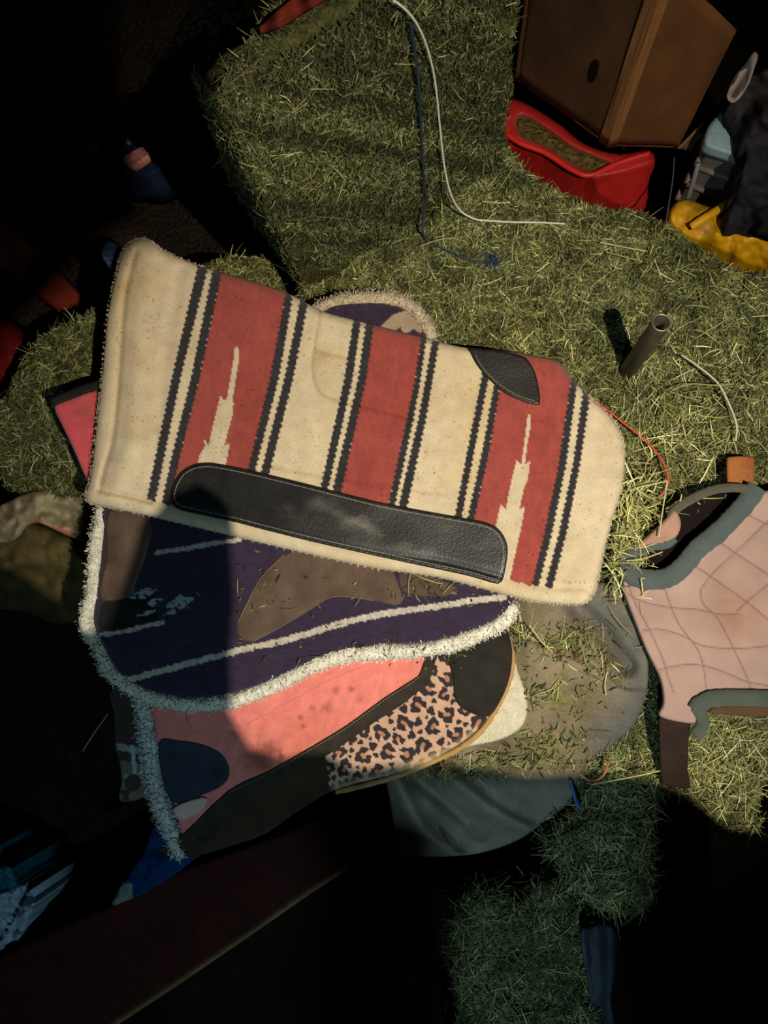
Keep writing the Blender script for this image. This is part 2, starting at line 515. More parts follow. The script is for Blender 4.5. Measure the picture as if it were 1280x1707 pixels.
low_out = [(560, 1030), (1340, 1030), (1340, 1290), (1275, 1300), (1262, 1345), (1262, 1388), (1235, 1402), (1200, 1385), (1150, 1345), (1105, 1322), (1092, 1360), (1090, 1480), (1085, 1510), (1040, 1525), (975, 1500), (935, 1450), (918, 1400), (955, 1345), (958, 1295), (930, 1268), (820, 1255), (640, 1245), (560, 1200)]
def under_cloth(u, v):
    """the hay is pressed down beneath the canvas and the quilt"""
    z = np.zeros(np.shape(u))
    for poly, dep in ((COVERS[3], 0.05), (COVERS[4], 0.012)):
        m = inside(poly, u, v)
        if m.any(): z[m] -= dep * np.clip(near(poly, u[m], v[m], True)[0] / 30, 0, 1)
    return z


bale_b, z_b = bale_top('hay_bale', 'hay bale under the canvas and the quilt, its yellowish stems in the lower right corner', low_out, ZB - 0.025, 0.012, 46000, 8500, edge_hang=2600, long=1.2, extra=(900, 1200, 1300, 90, 90), zf=under_cloth)
bot_out = [(770, 1500), (830, 1480), (860, 1510), (900, 1470), (950, 1490), (985, 1540), (985, 1620), (1000, 1720), (1000, 1800), (760, 1800), (765, 1680), (745, 1590)]
bale_d, z_d = bale_top('hay_bale', 'shaded hay bale at the bottom edge, in bluish half light', bot_out, 0.30, 0.025, 16000, 2600, edge_hang=1200)

# the bale flakes standing on end at the back
def upright():
    O = P(508, 484, ZB); E = P(838, 268, ZB)
    ax = (E - O); Wd = np.linalg.norm(ax); ax /= Wd
    nr = np.array([ax[1], -ax[0], 0.0])              # front normal, towards the pile
    if nr[1] > 0: nr = -nr
    Ht = 0.50
    t = thing('hay_bale', 'hay bale standing upright at the back with a slack white twine down its face', 'hay', O * 0.5 + E * 0.5 - nr * 0.07, 'hay bales')
    nb_, nc = 70, 160
    b = np.linspace(-0.02, 1.0, nb_)
    # rounded rectangle perimeter
    def ring(bb):
        dep = 0.25 * (1 - bb) + 0.05 * bb
        w = Wd; r = 0.016
        s = np.linspace(0, 1, nc, endpoint=False)
        per = 2 * (w + dep); d = s * per
        x = np.where(d < w, d, np.where(d < w + dep, w, np.where(d < 2 * w + dep, 2 * w + dep - d, 0)))
        y = np.where(d < w, 0, np.where(d < w + dep, d - w, np.where(d < 2 * w + dep, dep, per - d)))
        return x, y, dep
    co = []
    cl = []
    for bb in b:
        x, y, dep = ring(bb)
        nse = (fbm(x * 28 + 3 * (y > dep * .5), y * 28 + bb * 15 + 7, 4) - 0.5) * 0.028
        top = np.clip((bb - 0.93) / 0.07, 0, 1); ins = 0.014 * (1 - math.sqrt(max(1 - top ** 2, 0)))
        cx, cy = x - Wd / 2, y - dep / 2
        sx = 1 - 2 * ins / Wd + nse / Wd * 1.5; sy = 1 - 2 * ins / max(dep, .02) * 0.8
        lean = 0.02 * bb
        px_ = Wd / 2 + cx * sx; py_ = dep / 2 + cy * sy - nse * np.sign(dep / 2 - y) * 0.7 + lean
        p = O[None] + ax[None] * px_[:, None] - nr[None] * py_[:, None]
        p[:, 2] = ZB + bb * Ht + 0.02 * (fbm(x * 12, y * 12 + 3) - 0.5) * (bb > 0.9)
        co.append(p)
        # dark crease at the front left corner, its shade painted into the colour
        dark = np.exp(-((x - 0.02) / 0.022) ** 2) * (y < 0.01) * np.exp(-((bb - 0.16) / 0.17) ** 2)
        base = lin((86, 86, 48))[None] * (0.4 + 0.8 * fbm(x * 90, bb * 50 + y * 90, 3))[:, None]
        cl.append(base * (1 - 0.6 * dark[:, None]) + 0.4 * dark[:, None] * lin((60, 46, 26)))
    co = np.concatenate(co); cl = np.concatenate(cl)
    i = np.arange(nb_ - 1)[:, None] * nc; j = np.arange(nc)[None]; k2 = (j + 1) % nc
    q = np.stack([i + j, i + k2, i + nc + k2, i + nc + j], -1).reshape(-1, 4)
    build('packed_hay', co, q, M_core, t, cl, ngons=[list(range((nb_ - 1) * nc, nb_ * nc)), list(range(nc))[::-1]])
    n = 44000
    face = rng.random(n)
    a = rng.random(n); bb = rng.random(n) ** 0.9
    dep = 0.25 * (1 - bb) + 0.05 * bb
    front = face < 0.74; lft = (face >= 0.74) & (face < 0.93)
    x = np.where(front, a * Wd, np.where(lft, -0.002, a * Wd)); y = np.where(front, -0.002, a * dep)
    bb = np.where(front | lft, bb, 1.0)
    nn = np.where(front[:, None], nr[None], np.where(lft[:, None], -ax[None], np.array([[0, 0, 1.0]])))
    nse = (fbm(x * 28, y * 28 + bb * 15 + 7, 4) - 0.5) * 0.028
    y = np.where(front, y - nse * 0.7, y) + 0.02 * bb
    pos = O[None] + ax[None] * x[:, None] - nr[None] * y[:, None]
    pos[:, 2] = ZB + bb * Ht
    pos = pos + nn * (0.001 + 0.005 * rng.random(n) ** 2)[:, None]
    keep = ~((np.abs(x - 0.022) < 0.02) & front & (bb < 0.32) & (rng.random(n) < 0.93)) & ~((np.abs(x - 0.60 * Wd) < 0.006) & front & (bb < 0.9) & (rng.random(n) < 0.8))
    pos = pos[keep]; nn = nn[keep] + rng.normal(size=(keep.sum(), 3)) * 0.15
    nn /= np.linalg.norm(nn, axis=1)[:, None]
    tg = np.tile([0, 0, 1.0], (len(pos), 1)) * 0.7 + rng.normal(size=(len(pos), 3)) * 0.5
    v, qd, kc = hay_strands(pos, nn, 2000, 0.66, tang=tg, leaf=0.9)
    part(build('loose_stems', v, qd, M_hay, t, kc, smooth_shade=False), kind='stuff')
    # long dry stems standing out of the face
    def on(xx, bb_): 
        p = O + ax * xx * Wd + nr * (0.013 - 0.02 * bb_); p[2] = ZB + bb_ * Ht; return p
    # blue baling twine sunk into the face
    pts = [on(0.60, 0.90), on(0.61, 0.7), on(0.605, 0.5), on(0.60, 0.3), on(0.60, 0.12)]
    pts = smooth(np.array(pts), False, 8)
    tail = path3([(704, 385), (712, 400), (740, 415), (775, 430), (800, 437), (828, 436)], [ZB + .03, ZB + .012, ZB + .008, ZB + .008, ZB + .008, ZB + .006], 6)
    part(tube('baling_twine', np.concatenate([pts, tail]), 0.0022, M_twine, t, lin((36, 52, 70)), 6), 'blue plastic twine')
    # frayed end
    fr = P(822 + rng.normal(size=60) * 8, 435 + rng.normal(size=60) * 5, ZB + 0.008 + 0.006 * rng.random(60))
    v, qd, kc = ribbons(fr, np.tile([0, 0, 1.0], (60, 1)), 0.012 + 0.012 * rng.random(60), np.full(60, 0.0009), np.tile(lin((40, 62, 92)), (60, 1)))
    part(build('frayed_end', v, qd, M_twine, t, kc), kind='stuff')
    return on, Wd


on_face, UW = upright()

# ------------------------------------------------------------------ striped saddle pad (top of the pile)
CREAM = lin((214, 195, 162)); RED = lin((160, 74, 66)); DARK = lin((50, 48, 50))
bottom1 = smooth([(143, 830), (179, 845), (249, 860), (370, 889), (500, 920), (620, 946), (734, 963), (852, 994), (910, 1005), (969, 1007)], False, 5)
roll1 = smooth([(226, 420), (215, 460), (206, 510), (199, 610), (188, 725), (172, 785), (165, 815)], False, 5)
roll2 = smooth([(300, 450), (283, 545), (270, 640), (262, 730), (255, 800)], False, 5)
crease1 = smooth([(165, 818), (200, 824), (250, 836)], False, 4)
shoe = smooth([(534, 520), (524, 580), (521, 620), (530, 650), (548, 663), (565, 668), (650, 690), (690, 700)], False, 5)
shoe2 = smooth([(524, 584), (548, 590), (576, 597)], False, 4)
mid_seam = smooth([(440, 775), (540, 795), (660, 812), (740, 825)], False, 4)


def z1(u, v):
    z = 0.584 + sag(u, v) * 0.5
    z = z + 0.018 * np.clip((330 - u) / 150, 0, 1) * np.clip((640 - v) / 250, 0, 1)
    z = z - 0.0045 * np.exp(-(dist(roll1, u, v) / 5.0) ** 2) + 0.006 * np.exp(-(dist(roll1 + np.array([28, 4]), u, v) / 20.0) ** 2)
    z = z - 0.003 * np.exp(-(dist(roll2, u, v) / 12.0) ** 2)
    z = z - 0.004 * np.exp(-(dist(crease1, u, v) / 4.0) ** 2)
    z = z - 0.0012 * np.exp(-(dist(shoe, u, v) / 4.0) ** 2) - 0.0012 * np.exp(-(dist(shoe2, u, v) / 4.0) ** 2)
    z = z - 0.0015 * np.exp(-(dist(mid_seam, u, v) / 6.0) ** 2)
    z = z - 0.0025 * np.exp(-((dist(bottom1, u, v) - 27) / 5.0) ** 2)
    return z + 0.006 * (fbm(u / 110.0 + 5, v / 110.0, 2) - 0.5)


stripes = [  # left edge and right edge of each dark band: (row, left, right)
    [(446, 329, 347), (630, 286, 301), (810, 249, 264)],
    [(452, 354, 370), (630, 318, 333), (770, 284, 298), (826, 272, 287)],
    [(488, 476, 489), (630, 450, 465), (775, 415, 428)],
    [(502, 500, 514), (630, 474, 489), (782, 436, 451)],
    [(532, 589, 602), (630, 574, 588), (806, 536, 549)],
    [(540, 609, 623), (630, 597, 611), (813, 555, 570)],
    [(570, 701, 710), (640, 690, 700), (695, 679, 690), (836, 648, 660)],
    [(570, 720, 732), (695, 698, 711), (840, 665, 680)],
    [(600, 806, 818), (633, 802, 814), (750, 779, 791), (855, 759, 771)],
    [(630, 825, 836), (648, 822, 833), (750, 804, 816), (859, 780, 792)],
    [(637, 951, 962), (773, 931, 944), (890, 907, 920), (980, 885, 897)],
    [(664, 970, 983), (773, 955, 967), (890, 931, 944), (982, 907, 920)]]


def at_row(tab, v, c):
    t = np.array(tab, float); r = t[:, 0]; x = t[:, c]
    y = np.interp(v, r, x)
    y = np.where(v < r[0], x[0] + (v - r[0]) * (x[1] - x[0]) / (r[1] - r[0]), y)
    return np.where(v > r[-1], x[-1] + (v - r[-1]) * (x[-1] - x[-2]) / (r[-1] - r[-2]), y)


def crop(pts, ox, oy, s):
    return [(ox + x * s, oy + y * s) for x, y in pts]


s5 = 500 / 1280.0
flame1 = crop([(703, 505), (711, 520), (712, 560), (700, 640), (684, 735), (690, 745), (684, 800), (668, 860), (648, 935), (674, 912), (660, 990), (652, 1030), (530, 1030), (545, 970), (568, 930), (561, 893), (582, 932), (600, 850), (612, 800), (634, 710), (646, 738), (662, 728), (690, 560), (693, 515)], 120, 380, s5)
flame2 = crop([(722, 484), (729, 495), (724, 560), (713, 620), (703, 700), (726, 688), (716, 765), (700, 800), (680, 895), (704, 880), (690, 960), (672, 1040), (632, 1225), (590, 1225), (615, 1150), (580, 960), (600, 870), (622, 893), (640, 800), (668, 683), (688, 706), (700, 620), (715, 500)], 600, 500, s5)


def col1(u, v):
    c = np.tile(CREAM, (len(u), 1))
    yellow = np.clip((u - 720) / 100, 0, 1) * np.clip((930 - u) / 80, 0, 1)
    c = c * (1 - 0.12 * yellow[:, None] * np.array([0.2, 0.6, 1.6]))
    db = dist(bottom1, u, v, reach=120)
    woven = db > 25 + 1.0 * np.sin(u / 3.0)
    tooth = 1.6 * (np.abs(((v + 0.25 * u) % 9.0) / 4.5 - 1) * 2 - 1)
    for a, b in ((1, 2), (5, 6), (9, 10)):
        L = at_row(stripes[a], v, 2); Rr = at_row(stripes[b], v, 1)
        m = (u > L - 1) & (u < Rr + 1) & woven
        c[m] = RED * (0.85 + 0.3 * fbm(u[m] / 6, v[m] / 14, 3))[:, None]
    for f in (flame1, flame2):
        m = inside(f, u, v)
        c[m] = CREAM * 0.97
    for s in stripes:
        L = at_row(s, v, 1); Rr = at_row(s, v, 2)
        m = (u > L + tooth) & (u < Rr + tooth) & woven
        c[m] = DARK * (0.7 + 0.6 * vnoise(u[m] / 3, v[m] / 3))[:, None]
    # worn seams and dirt of the wool itself
    g = np.exp(-(dist(shoe, u, v) / 3.0) ** 2) + np.exp(-(dist(shoe2, u, v) / 3.0) ** 2) + 0.7 * np.exp(-(dist(mid_seam, u, v) / 4.0) ** 2)
    g = g + 0.6 * np.exp(-(dist(roll1, u, v) / 3.5) ** 2) + 0.6 * np.exp(-(dist(crease1, u, v) / 3) ** 2)
    c = c * (1 - np.clip(g, 0, 1)[:, None] * 0.25 * np.array([0.6, 1.0, 1.5]))
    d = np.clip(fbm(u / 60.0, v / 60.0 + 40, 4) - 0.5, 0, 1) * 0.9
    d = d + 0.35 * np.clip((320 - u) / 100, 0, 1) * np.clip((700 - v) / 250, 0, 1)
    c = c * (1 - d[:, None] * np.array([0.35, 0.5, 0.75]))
    specks = (vnoise(u / 2.6, v / 2.6) > 0.93) & (vnoise(u / 40.0, v / 40.0) > 0.35)
    c[specks] *= np.array([0.55, 0.5, 0.35])
    return c


pc = P(600, 740, 0)
pad1 = thing('saddle_pad', 'folded cream and red striped wool saddle pad with black leather trim, topmost of the pile', 'saddle pad', (pc[0], pc[1], 0.535), 'saddle pads in the pile')
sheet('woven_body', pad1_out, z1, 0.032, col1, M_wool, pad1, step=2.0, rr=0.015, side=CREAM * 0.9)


def stitches(name, path, z, parent, col, gap=4.2, ln=2.6, r=0.0006):
    p = smooth(path, False, 6) if len(path) > 2 else np.asarray(path, float)
    d = np.concatenate([[0], np.cumsum(np.linalg.norm(np.diff(p, axis=0), axis=1))])
    s = np.arange(0, d[-1] - ln, gap)
    V = []; Q = []
    for a in s:
        q = [np.array([np.interp(x, d, p[:, 0]), np.interp(x, d, p[:, 1])]) for x in (a, a + ln)]
        w = [P(k[0], k[1], float(z(np.array([k[0]]), np.array([k[1]]))[0] + 0.0004)) for k in q]
        t = w[1] - w[0]; t /= np.linalg.norm(t) + 1e-9
        sd = np.cross(t, [0, 0, 1.0]) * r
        b = len(V)
        V += [w[0] - sd, w[0] + sd, w[1] + sd, w[1] - sd, w[0] + np.array([0, 0, r * 1.5]), w[1] + np.array([0, 0, r * 1.5])]
        Q += [[b, b + 4, b + 5, b + 3], [b + 4, b + 1, b + 2, b + 5]]
    return part(build(name, V, Q, M_twine, parent, col), kind='stuff')


strip_out = [(284, 822), (290, 804), (302, 786), (323, 774), (345, 771), (365, 773), (415, 783), (510, 806), (620, 834), (678, 846), (772, 863), (811, 871), (832, 883), (844, 903), (846, 925), (840, 960), (834, 971), (822, 972), (776, 959), (678, 938), (600, 921), (520, 903), (440, 883), (390, 870), (330, 857), (298, 849), (286, 838)]
scuff = lambda u, v: lin((30, 30, 30))[None] * (0.6 + 0.5 * fbm(u / 25, v / 25))[:, None] + lin((112, 106, 92))[None] * (np.clip(fbm(u / 60.0 + 9, v / 30.0, 4) - 0.52, 0, 1) * 2.2 * np.clip((u - 400) / 200, 0, 1) * np.exp(-((dist(smooth([(480, 845), (700, 900), (820, 930)], False, 4), u, v, reach=90)) / 28.0) ** 2))[:, None]
zs = lambda u, v: z1(u, v) + 0.0035
strip = sheet('leather_wear_strip', strip_out, zs, 0.005, scuff, M_leather, pad1, step=2.5, rr=0.002, side=lin((22, 20, 18)))
part(strip, 'long black leather wear strip')
inner = lambda out, k: [tuple(np.array(p) + (np.array(out).mean(0) - np.array(p)) * 0 + k_) for p, k_ in zip(out, [(0, 0)] * len(out))]


def inset(out, d):
    p = smooth(out, True, 4)
    t = np.roll(p, -1, 0) - np.roll(p, 1, 0); t /= np.linalg.norm(t, axis=1)[:, None] + 1e-9
    n = np.stack([-t[:, 1], t[:, 0]], -1)
    q = p + n * d
    if inside(out, q[:1, 0], q[:1, 1])[0] == False: q = p - n * d
    return np.concatenate([q, q[:1]])


stitches('stitching', inset(strip_out, 7), zs, strip, lin((170, 160, 130)))
patch_out = [(785, 581), (784, 588), (791, 603), (800, 616), (812, 630), (842, 656), (873, 670), (897, 675), (900, 668), (899, 652), (892, 621), (879, 599), (866, 592), (834, 585)]
patch = sheet('wither_patch', patch_out, lambda u, v: z1(u, v) + 0.003, 0.012, lambda u, v: lin((34, 32, 28))[None] * (0.6 + 0.7 * fbm(u / 20, v / 20))[:, None], M_leather, pad1, step=2.0, rr=0.0025, side=lin((25, 22, 18)), smooth_n=4)
part(patch, 'black leather wither patch')
stitches('stitching', [(793, 592), (801, 608), (818, 628), (846, 650), (873, 663), (892, 668)], lambda u, v: z1(u, v) + 0.0035, patch, lin((150, 140, 110)))


def fleece(name, path, z, r, parent, col, tufts, mat=M_fleece, closed=False, spread=1.0, ln=0.0048):
    """lumpy sheepskin edge: a bumpy roll covered in short curled tufts"""
    p = smooth(path, False, 8)
    d = np.concatenate([[0], np.cumsum(np.linalg.norm(np.diff(p, axis=0), axis=1))])
    s = np.arange(0, d[-1], 4.0)
    u = np.interp(s, d, p[:, 0]); v = np.interp(s, d, p[:, 1])
    zz = z(u, v) if callable(z) else np.full(len(u), z)
    pts = P(u, v, zz)
    m = len(pts); n = 10
    t = np.gradient(pts, axis=0); t /= np.linalg.norm(t, axis=1)[:, None] + 1e-12
    sd = np.cross(t, [0, 0, 1.0]); sd /= np.linalg.norm(sd, axis=1)[:, None] + 1e-12
    w = np.cross(sd, t)
    a = np.linspace(0, 2 * np.pi, n, endpoint=False)
    rad = r * (0.75 + 0.55 * fbm(s[:, None] / 14.0 + 0 * a[None], a[None] * 1.3 + 0 * s[:, None], 3))
    rad = rad * np.minimum(1, np.minimum(s, s[-1] - s) / 12.0 + 0.5)[:, None]
    nrm = np.cos(a)[None, :, None] * sd[:, None] + np.sin(a)[None, :, None] * w[:, None]
    co = (pts[:, None] + rad[..., None] * nrm)
    i = np.arange(m - 1)[:, None] * n; j = np.arange(n)[None]; k2 = (j + 1) % n
    q = np.stack([i + j, i + k2, i + n + k2, i + n + j], -1).reshape(-1, 4)
    cc = np.tile(np.asarray(col), (m * n, 1)) * (0.75 + 0.4 * rng.random((m * n, 1)))
    pick = rng.integers(0, m * n, tufts)
    pos = co.reshape(-1, 3)[pick] + rng.normal(size=(tufts, 3)) * r * 0.22
    nn = nrm.reshape(-1, 3)[pick] + rng.normal(size=(tufts, 3)) * 0.5 * spread
    nn /= np.linalg.norm(nn, axis=1)[:, None]
    tg = rng.normal(size=(tufts, 3))
    b = ribbons(pos, np.cross(nn, tg) / (np.linalg.norm(np.cross(nn, tg), axis=1)[:, None] + 1e-9), ln * (0.5 + rng.random(tufts)), 0.0010 + 0.0012 * rng.random(tufts), np.tile(np.asarray(col), (tufts, 1)) * (0.8 + 0.25 * rng.random((tufts, 1))), nn, 0.3, 0.5, 2)
    vv, qq, kk = merge([(co.reshape(-1, 3), q, cc), b])
    return build(name, vv, qq, mat, parent, kk)


WOOL = lin((232, 226, 206))
# a little fuzz on the rim of the striped pad
v_, q_, k_ = [], [], []
rim = smooth(pad1_out, True, 10)
nr_ = 3600
rp = rim[rng.integers(0, len(rim), nr_)] + rng.normal(size=(nr_, 2)) * 1.2
zz = z1(rp[:, 0], rp[:, 1]) - 0.004 - 0.02 * rng.random(nr_)
v_, q_, k_ = ribbons(P(rp[:, 0], rp[:, 1], zz), np.tile([0, 0, 1.0], (nr_, 1)), 0.002 + 0.0025 * rng.random(nr_), np.full(nr_, 0.0006), np.tile(CREAM * 0.95, (nr_, 1)), None, 0.6, 0.4, 1)
m_ = (rp[:, 0] < 340) | (rp[:, 1] > 800) | (rp[:, 0] > 980)
keepq = m_[q_[:, 0] // 4]
part(build('rim_fuzz', v_, q_[keepq], M_fleece, pad1, k_), kind='stuff')

# ------------------------------------------------------------------ purple saddle pad, second in the pile
NAVY = lin((54, 43, 62)); BROWN = lin((88, 70, 58)); LINE = lin((196, 186, 168))
z2 = lambda u, v: 0.538 + sag(u, v)
patch_a = crop([(160, 130), (330, 165), (320, 300), (275, 430), (240, 500), (120, 500), (145, 330)], 120, 800, s5)
patch_b = crop([(905, 320), (800, 430), (700, 620), (760, 690), (900, 620), (1000, 560), (1100, 500), (1190, 500), (1290, 515), (1400, 530), (1390, 440), (1310, 320), (1100, 250)], 120, 800, s5)
pb2 = crop([(430, 140), (520, 140), (640, 190), (670, 215), (640, 235), (520, 240), (440, 215)], 500, 900, s5)
dark_a = crop([(240, 490), (330, 470), (360, 560), (350, 610), (130, 640), (120, 560), (140, 520)], 120, 800, s5)
line_a = smooth([(213, 1134), (300, 1110), (400, 1084), (480, 1066), (560, 1042), (640, 1023), (720, 1012), (800, 1000), (840, 996)], False, 5)
line_b = smooth([(262, 921), (300, 916), (345, 908), (400, 899)], False, 4)
line_c = smooth([(166, 1058), (200, 1054), (240, 1044), (272, 1038)], False, 4)


def col2(u, v):
    c = np.tile(NAVY, (len(u), 1)) * (0.75 + 0.5 * fbm(u / 12, v / 5, 3))[:, None]
    for pl in (patch_a, patch_b, pb2):
        m = inside(smooth(pl, True, 4), u, v)
        c[m] = BROWN * (0.7 + 0.6 * fbm(u[m] / 30, v[m] / 30, 4))[:, None]
    m = inside(smooth(dark_a, True, 4), u, v); c[m] = lin((22, 24, 22))
    for ln_, w in ((line_a, 5.2), (line_b, 3.8), (line_c, 3.6)):
        d = dist(ln_, u, v)
        m = d < w + 1.5 * (vnoise(u / 4, v / 4) - 0.5) * 2
        c[m] = LINE * (0.7 + 0.5 * vnoise(u[m] / 3, v[m] / 3))[:, None]
    # pale woven figures with stepped ragged sides
    for cu, cv, a, b in ((238, 990, 26, 9), (300, 1004, 26, 12), (255, 1004, 14, 8), (285, 1022, 10, 5), (244, 1022, 22, 4)):
        x = (u - cu); y = (v - cv) + 0.32 * x
        m = (np.abs(x) < a * (1 - np.abs(y) / b) + 6 * (vnoise(v / 5.0 + cu, u / 24.0) - 0.5) * 2) & (np.abs(y) < b)
        m &= vnoise(u / 5.0, v / 3.0) > 0.22
        c[m] = lin((176, 184, 186)) * 0.8
    # figure at the upper corner
    m = inside([(635, 545), (655, 525), (690, 512), (712, 540), (700, 556), (690, 548), (672, 560), (668, 545), (650, 556)], u, v); c[m] = lin((170, 150, 125))
    dust = np.clip(fbm(u / 50.0 + 3, v / 40.0, 4) - 0.45, 0, 1) * np.clip((u - 620) / 120, 0, 1) * np.clip((1000 - v) / 60, 0, 1)
    c = c * (1 - dust[:, None]) + dust[:, None] * lin((110, 92, 60))
    return c


pad2 = thing('saddle_pad', 'dark purple saddle pad with brown suede patches and shaggy white fleece rim, second from top', 'saddle pad', tuple(P(500, 950, 0)[:2]) + (0.505,), 'saddle pads in the pile')
sheet('woven_body', pad2_out, z2, 0.024, col2, M_wool, pad2, step=2.2, rr=0.006, side=WOOL * 0.8)
fl2 = fleece('fleece_rim', [(172, 842), (166, 880), (160, 930), (156, 985), (146, 1020), (146, 1045), (166, 1080), (188, 1122), (225, 1148), (270, 1166), (320, 1173), (375, 1170), (430, 1153), (480, 1130), (530, 1106), (580, 1091), (640, 1086), (700, 1083), (750, 1073), (800, 1056), (838, 1036), (856, 1006)], lambda u, v: z2(u, v) - 0.010, 0.0115, pad2, WOOL, 9000)
part(fl2, 'white fleece rim')
part(fleece('fleece_rim', [(522, 524), (560, 505), (600, 499), (648, 499), (684, 513), (706, 538), (722, 570)], lambda u, v: z2(u, v) - 0.010, 0.0115, pad2, lin((196, 180, 150)), 2600), 'beige fleece rim')
# suede appliques
for nm, pl in (('suede_patch', patch_a), ('suede_patch', patch_b)):
    sheet(nm, pl, lambda u, v: z2(u, v) + 0.0018, 0.003, lambda u, v: BROWN[None] * (0.6 + 0.8 * fbm(u / 30, v / 30, 4))[:, None], M_suede, pad2, step=3, rr=0.001, smooth_n=4)
stitches('stitching', crop([(905, 320), (800, 430), (705, 615)], 120, 800, s5), lambda u, v: z2(u, v) + 0.002, pad2, lin((150, 128, 90)), 4, 2.8)
stitches('stitching', crop([(770, 690), (900, 622), (1000, 562), (1100, 502), (1190, 500), (1290, 515)], 120, 800, s5), lambda u, v: z2(u, v) + 0.002, pad2, lin((140, 110, 90)), 3, 2.4)

# ------------------------------------------------------------------ pink pad with leopard print trim, third in the pile
PINK = lin((226, 128, 116))
z3 = lambda u, v: 0.503 + sag(u, v)
band_up = [(250, 1420), (300, 1395), (380, 1318), (450, 1284), (520, 1244), (579, 1208), (639, 1164), (686, 1134), (698, 1125), (706, 1104), (710, 1080)]
band_lo = [(735, 1080), (725, 1104), (716, 1134), (701, 1149), (668, 1176), (627, 1202), (594, 1226), (550, 1256), (480, 1296), (400, 1345), (330, 1430)]
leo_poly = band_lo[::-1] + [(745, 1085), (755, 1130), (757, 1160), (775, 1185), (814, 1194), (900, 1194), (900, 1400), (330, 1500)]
black_poly = [(743, 1080), (748, 1105), (755, 1130), (757, 1160), (766, 1177), (784, 1188), (815, 1194), (840, 1156), (852, 1115), (852, 1072), (830, 1040)]
ros = []
for r, tries in ((13.5, 2500), (12, 2500), (10, 4000), (7, 4000), (4.5, 4000), (3, 3000)):
    for _ in range(tries):
        x, y = random.uniform(520, 850), random.uniform(1080, 1340)
        if all((x - a) ** 2 + (y - b) ** 2 > (r + c + 2.4) ** 2 for a, b, c, _, _ in ros):
            ros.append((x, y, r, random.uniform(0, 6.28), random.uniform(0.85, 1.18)))


def leopard(u, v):
    c = np.tile(lin((196, 156, 130)), (len(u), 1)) * (0.9 + 0.2 * fbm(u / 20, v / 20, 2))[:, None]
    for x, y, r, ph, el in ros:
        m = (np.abs(u - x) < r + 4) & (np.abs(v - y) < r + 4)
        if not m.any(): continue
        dx, dy = (u[m] - x) * math.cos(ph) + (v[m] - y) * math.sin(ph), -(u[m] - x) * math.sin(ph) + (v[m] - y) * math.cos(ph)
        dx = dx * el; dy = dy / el
        rr_ = np.hypot(dx, dy); an = np.arctan2(dy, dx)
        wob = 1 + 0.16 * np.sin(3 * an + ph * 5) + 0.08 * np.sin(7 * an + ph)
        outr = r * wob
        innr = r * 0.34 * (1 + 0.3 * np.sin(2 * an + ph * 3)) if r > 7 else 0
        gap = (np.abs(np.angle(np.exp(1j * (an - ph)))) < 0.32) if r > 8 else np.zeros(len(an), bool)
        ring = (rr_ < outr) & (rr_ > innr) & ~(gap & (rr_ > r * 0.2))
        cen = (rr_ <= innr)
        cm = c[m]
        cm[ring] = lin((52, 44, 48)); cm[cen] = lin((170, 120, 88))
        c[m] = cm
    return c


def col3(u, v):
    c = np.tile(PINK, (len(u), 1)) * (0.85 + 0.25 * fbm(u / 8 + v / 30, v / 60, 3))[:, None]
    for x, y, r, s in ((432, 1266, 30, .75), (455, 1250, 16, .5), (560, 1150, 8, .5), (586, 1150, 6, .6), (545, 1180, 12, .55), (520, 1180, 6, .5), (500, 1196, 6, .6), (468, 1156, 9, .5), (505, 1210, 5, .5), (470, 1262, 6, .6), (395, 1225, 18, .3), (600, 1165, 8, .3)):
        d = np.hypot(u - x, (v - y) * 1.1) / r + 0.9 * (fbm(u / 9, v / 9, 3) - 0.5)
        k_ = s * np.clip(1.25 - d, 0, 1)
        c = c * (1 - k_[:, None]) + k_[:, None] * lin((120, 66, 48))
    g = np.clip((1300 - v) / 100, 0, 1) * np.clip((v - 1180) / 60, 0, 1) * np.clip((u - 430) / 60, 0, 1)
    c = c * (1 - 0.55 * g[:, None] * (0.4 + fbm(u / 40, v / 25))[:, None] * np.array([.15, .35, .75]))
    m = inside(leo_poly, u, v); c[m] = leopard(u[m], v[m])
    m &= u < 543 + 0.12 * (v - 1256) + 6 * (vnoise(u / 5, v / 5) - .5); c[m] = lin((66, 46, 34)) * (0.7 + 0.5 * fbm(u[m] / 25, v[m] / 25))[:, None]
    bp = band_up + band_lo
    m = inside(bp, u, v); c[m] = lin((52, 46, 36))
    m = inside(black_poly, u, v); c[m] = lin((40, 36, 30))
    edge_ = 0.6 * np.exp(-(dist(smooth([(560, 1314), (650, 1290), (750, 1250), (790, 1222)], False, 4), u, v) / 7.0) ** 2)
    return c * (1 - edge_[:, None]) + edge_[:, None] * lin((190, 168, 128))


pad3 = thing('saddle_pad', 'pink saddle pad with leopard print panel and dark leather trim, third from the top', 'saddle pad', tuple(P(560, 1200, 0)[:2]) + (0.48,), 'saddle pads in the pile')
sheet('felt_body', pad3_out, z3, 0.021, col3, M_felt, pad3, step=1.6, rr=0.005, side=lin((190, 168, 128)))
zt = lambda u, v: z3(u, v) + 0.002
trim3 = part(sheet('leather_trim', smooth(band_up, False, 3).tolist() + smooth(band_lo, False, 3).tolist(), zt, 0.003, lambda u, v: lin((50, 44, 34))[None] * (0.6 + 0.7 * fbm(u / 14, v / 14))[:, None], M_suede, pad3, step=2.5, rr=0.001, smooth_n=0), 'dark brown leather trim')
part(sheet('corner_patch', black_poly, zt, 0.003, lambda u, v: lin((38, 34, 28))[None] * (0.6 + 0.7 * fbm(u / 18, v / 18))[:, None], M_suede, pad3, step=2.5, rr=0.001, smooth_n=3), 'black suede corner patch')
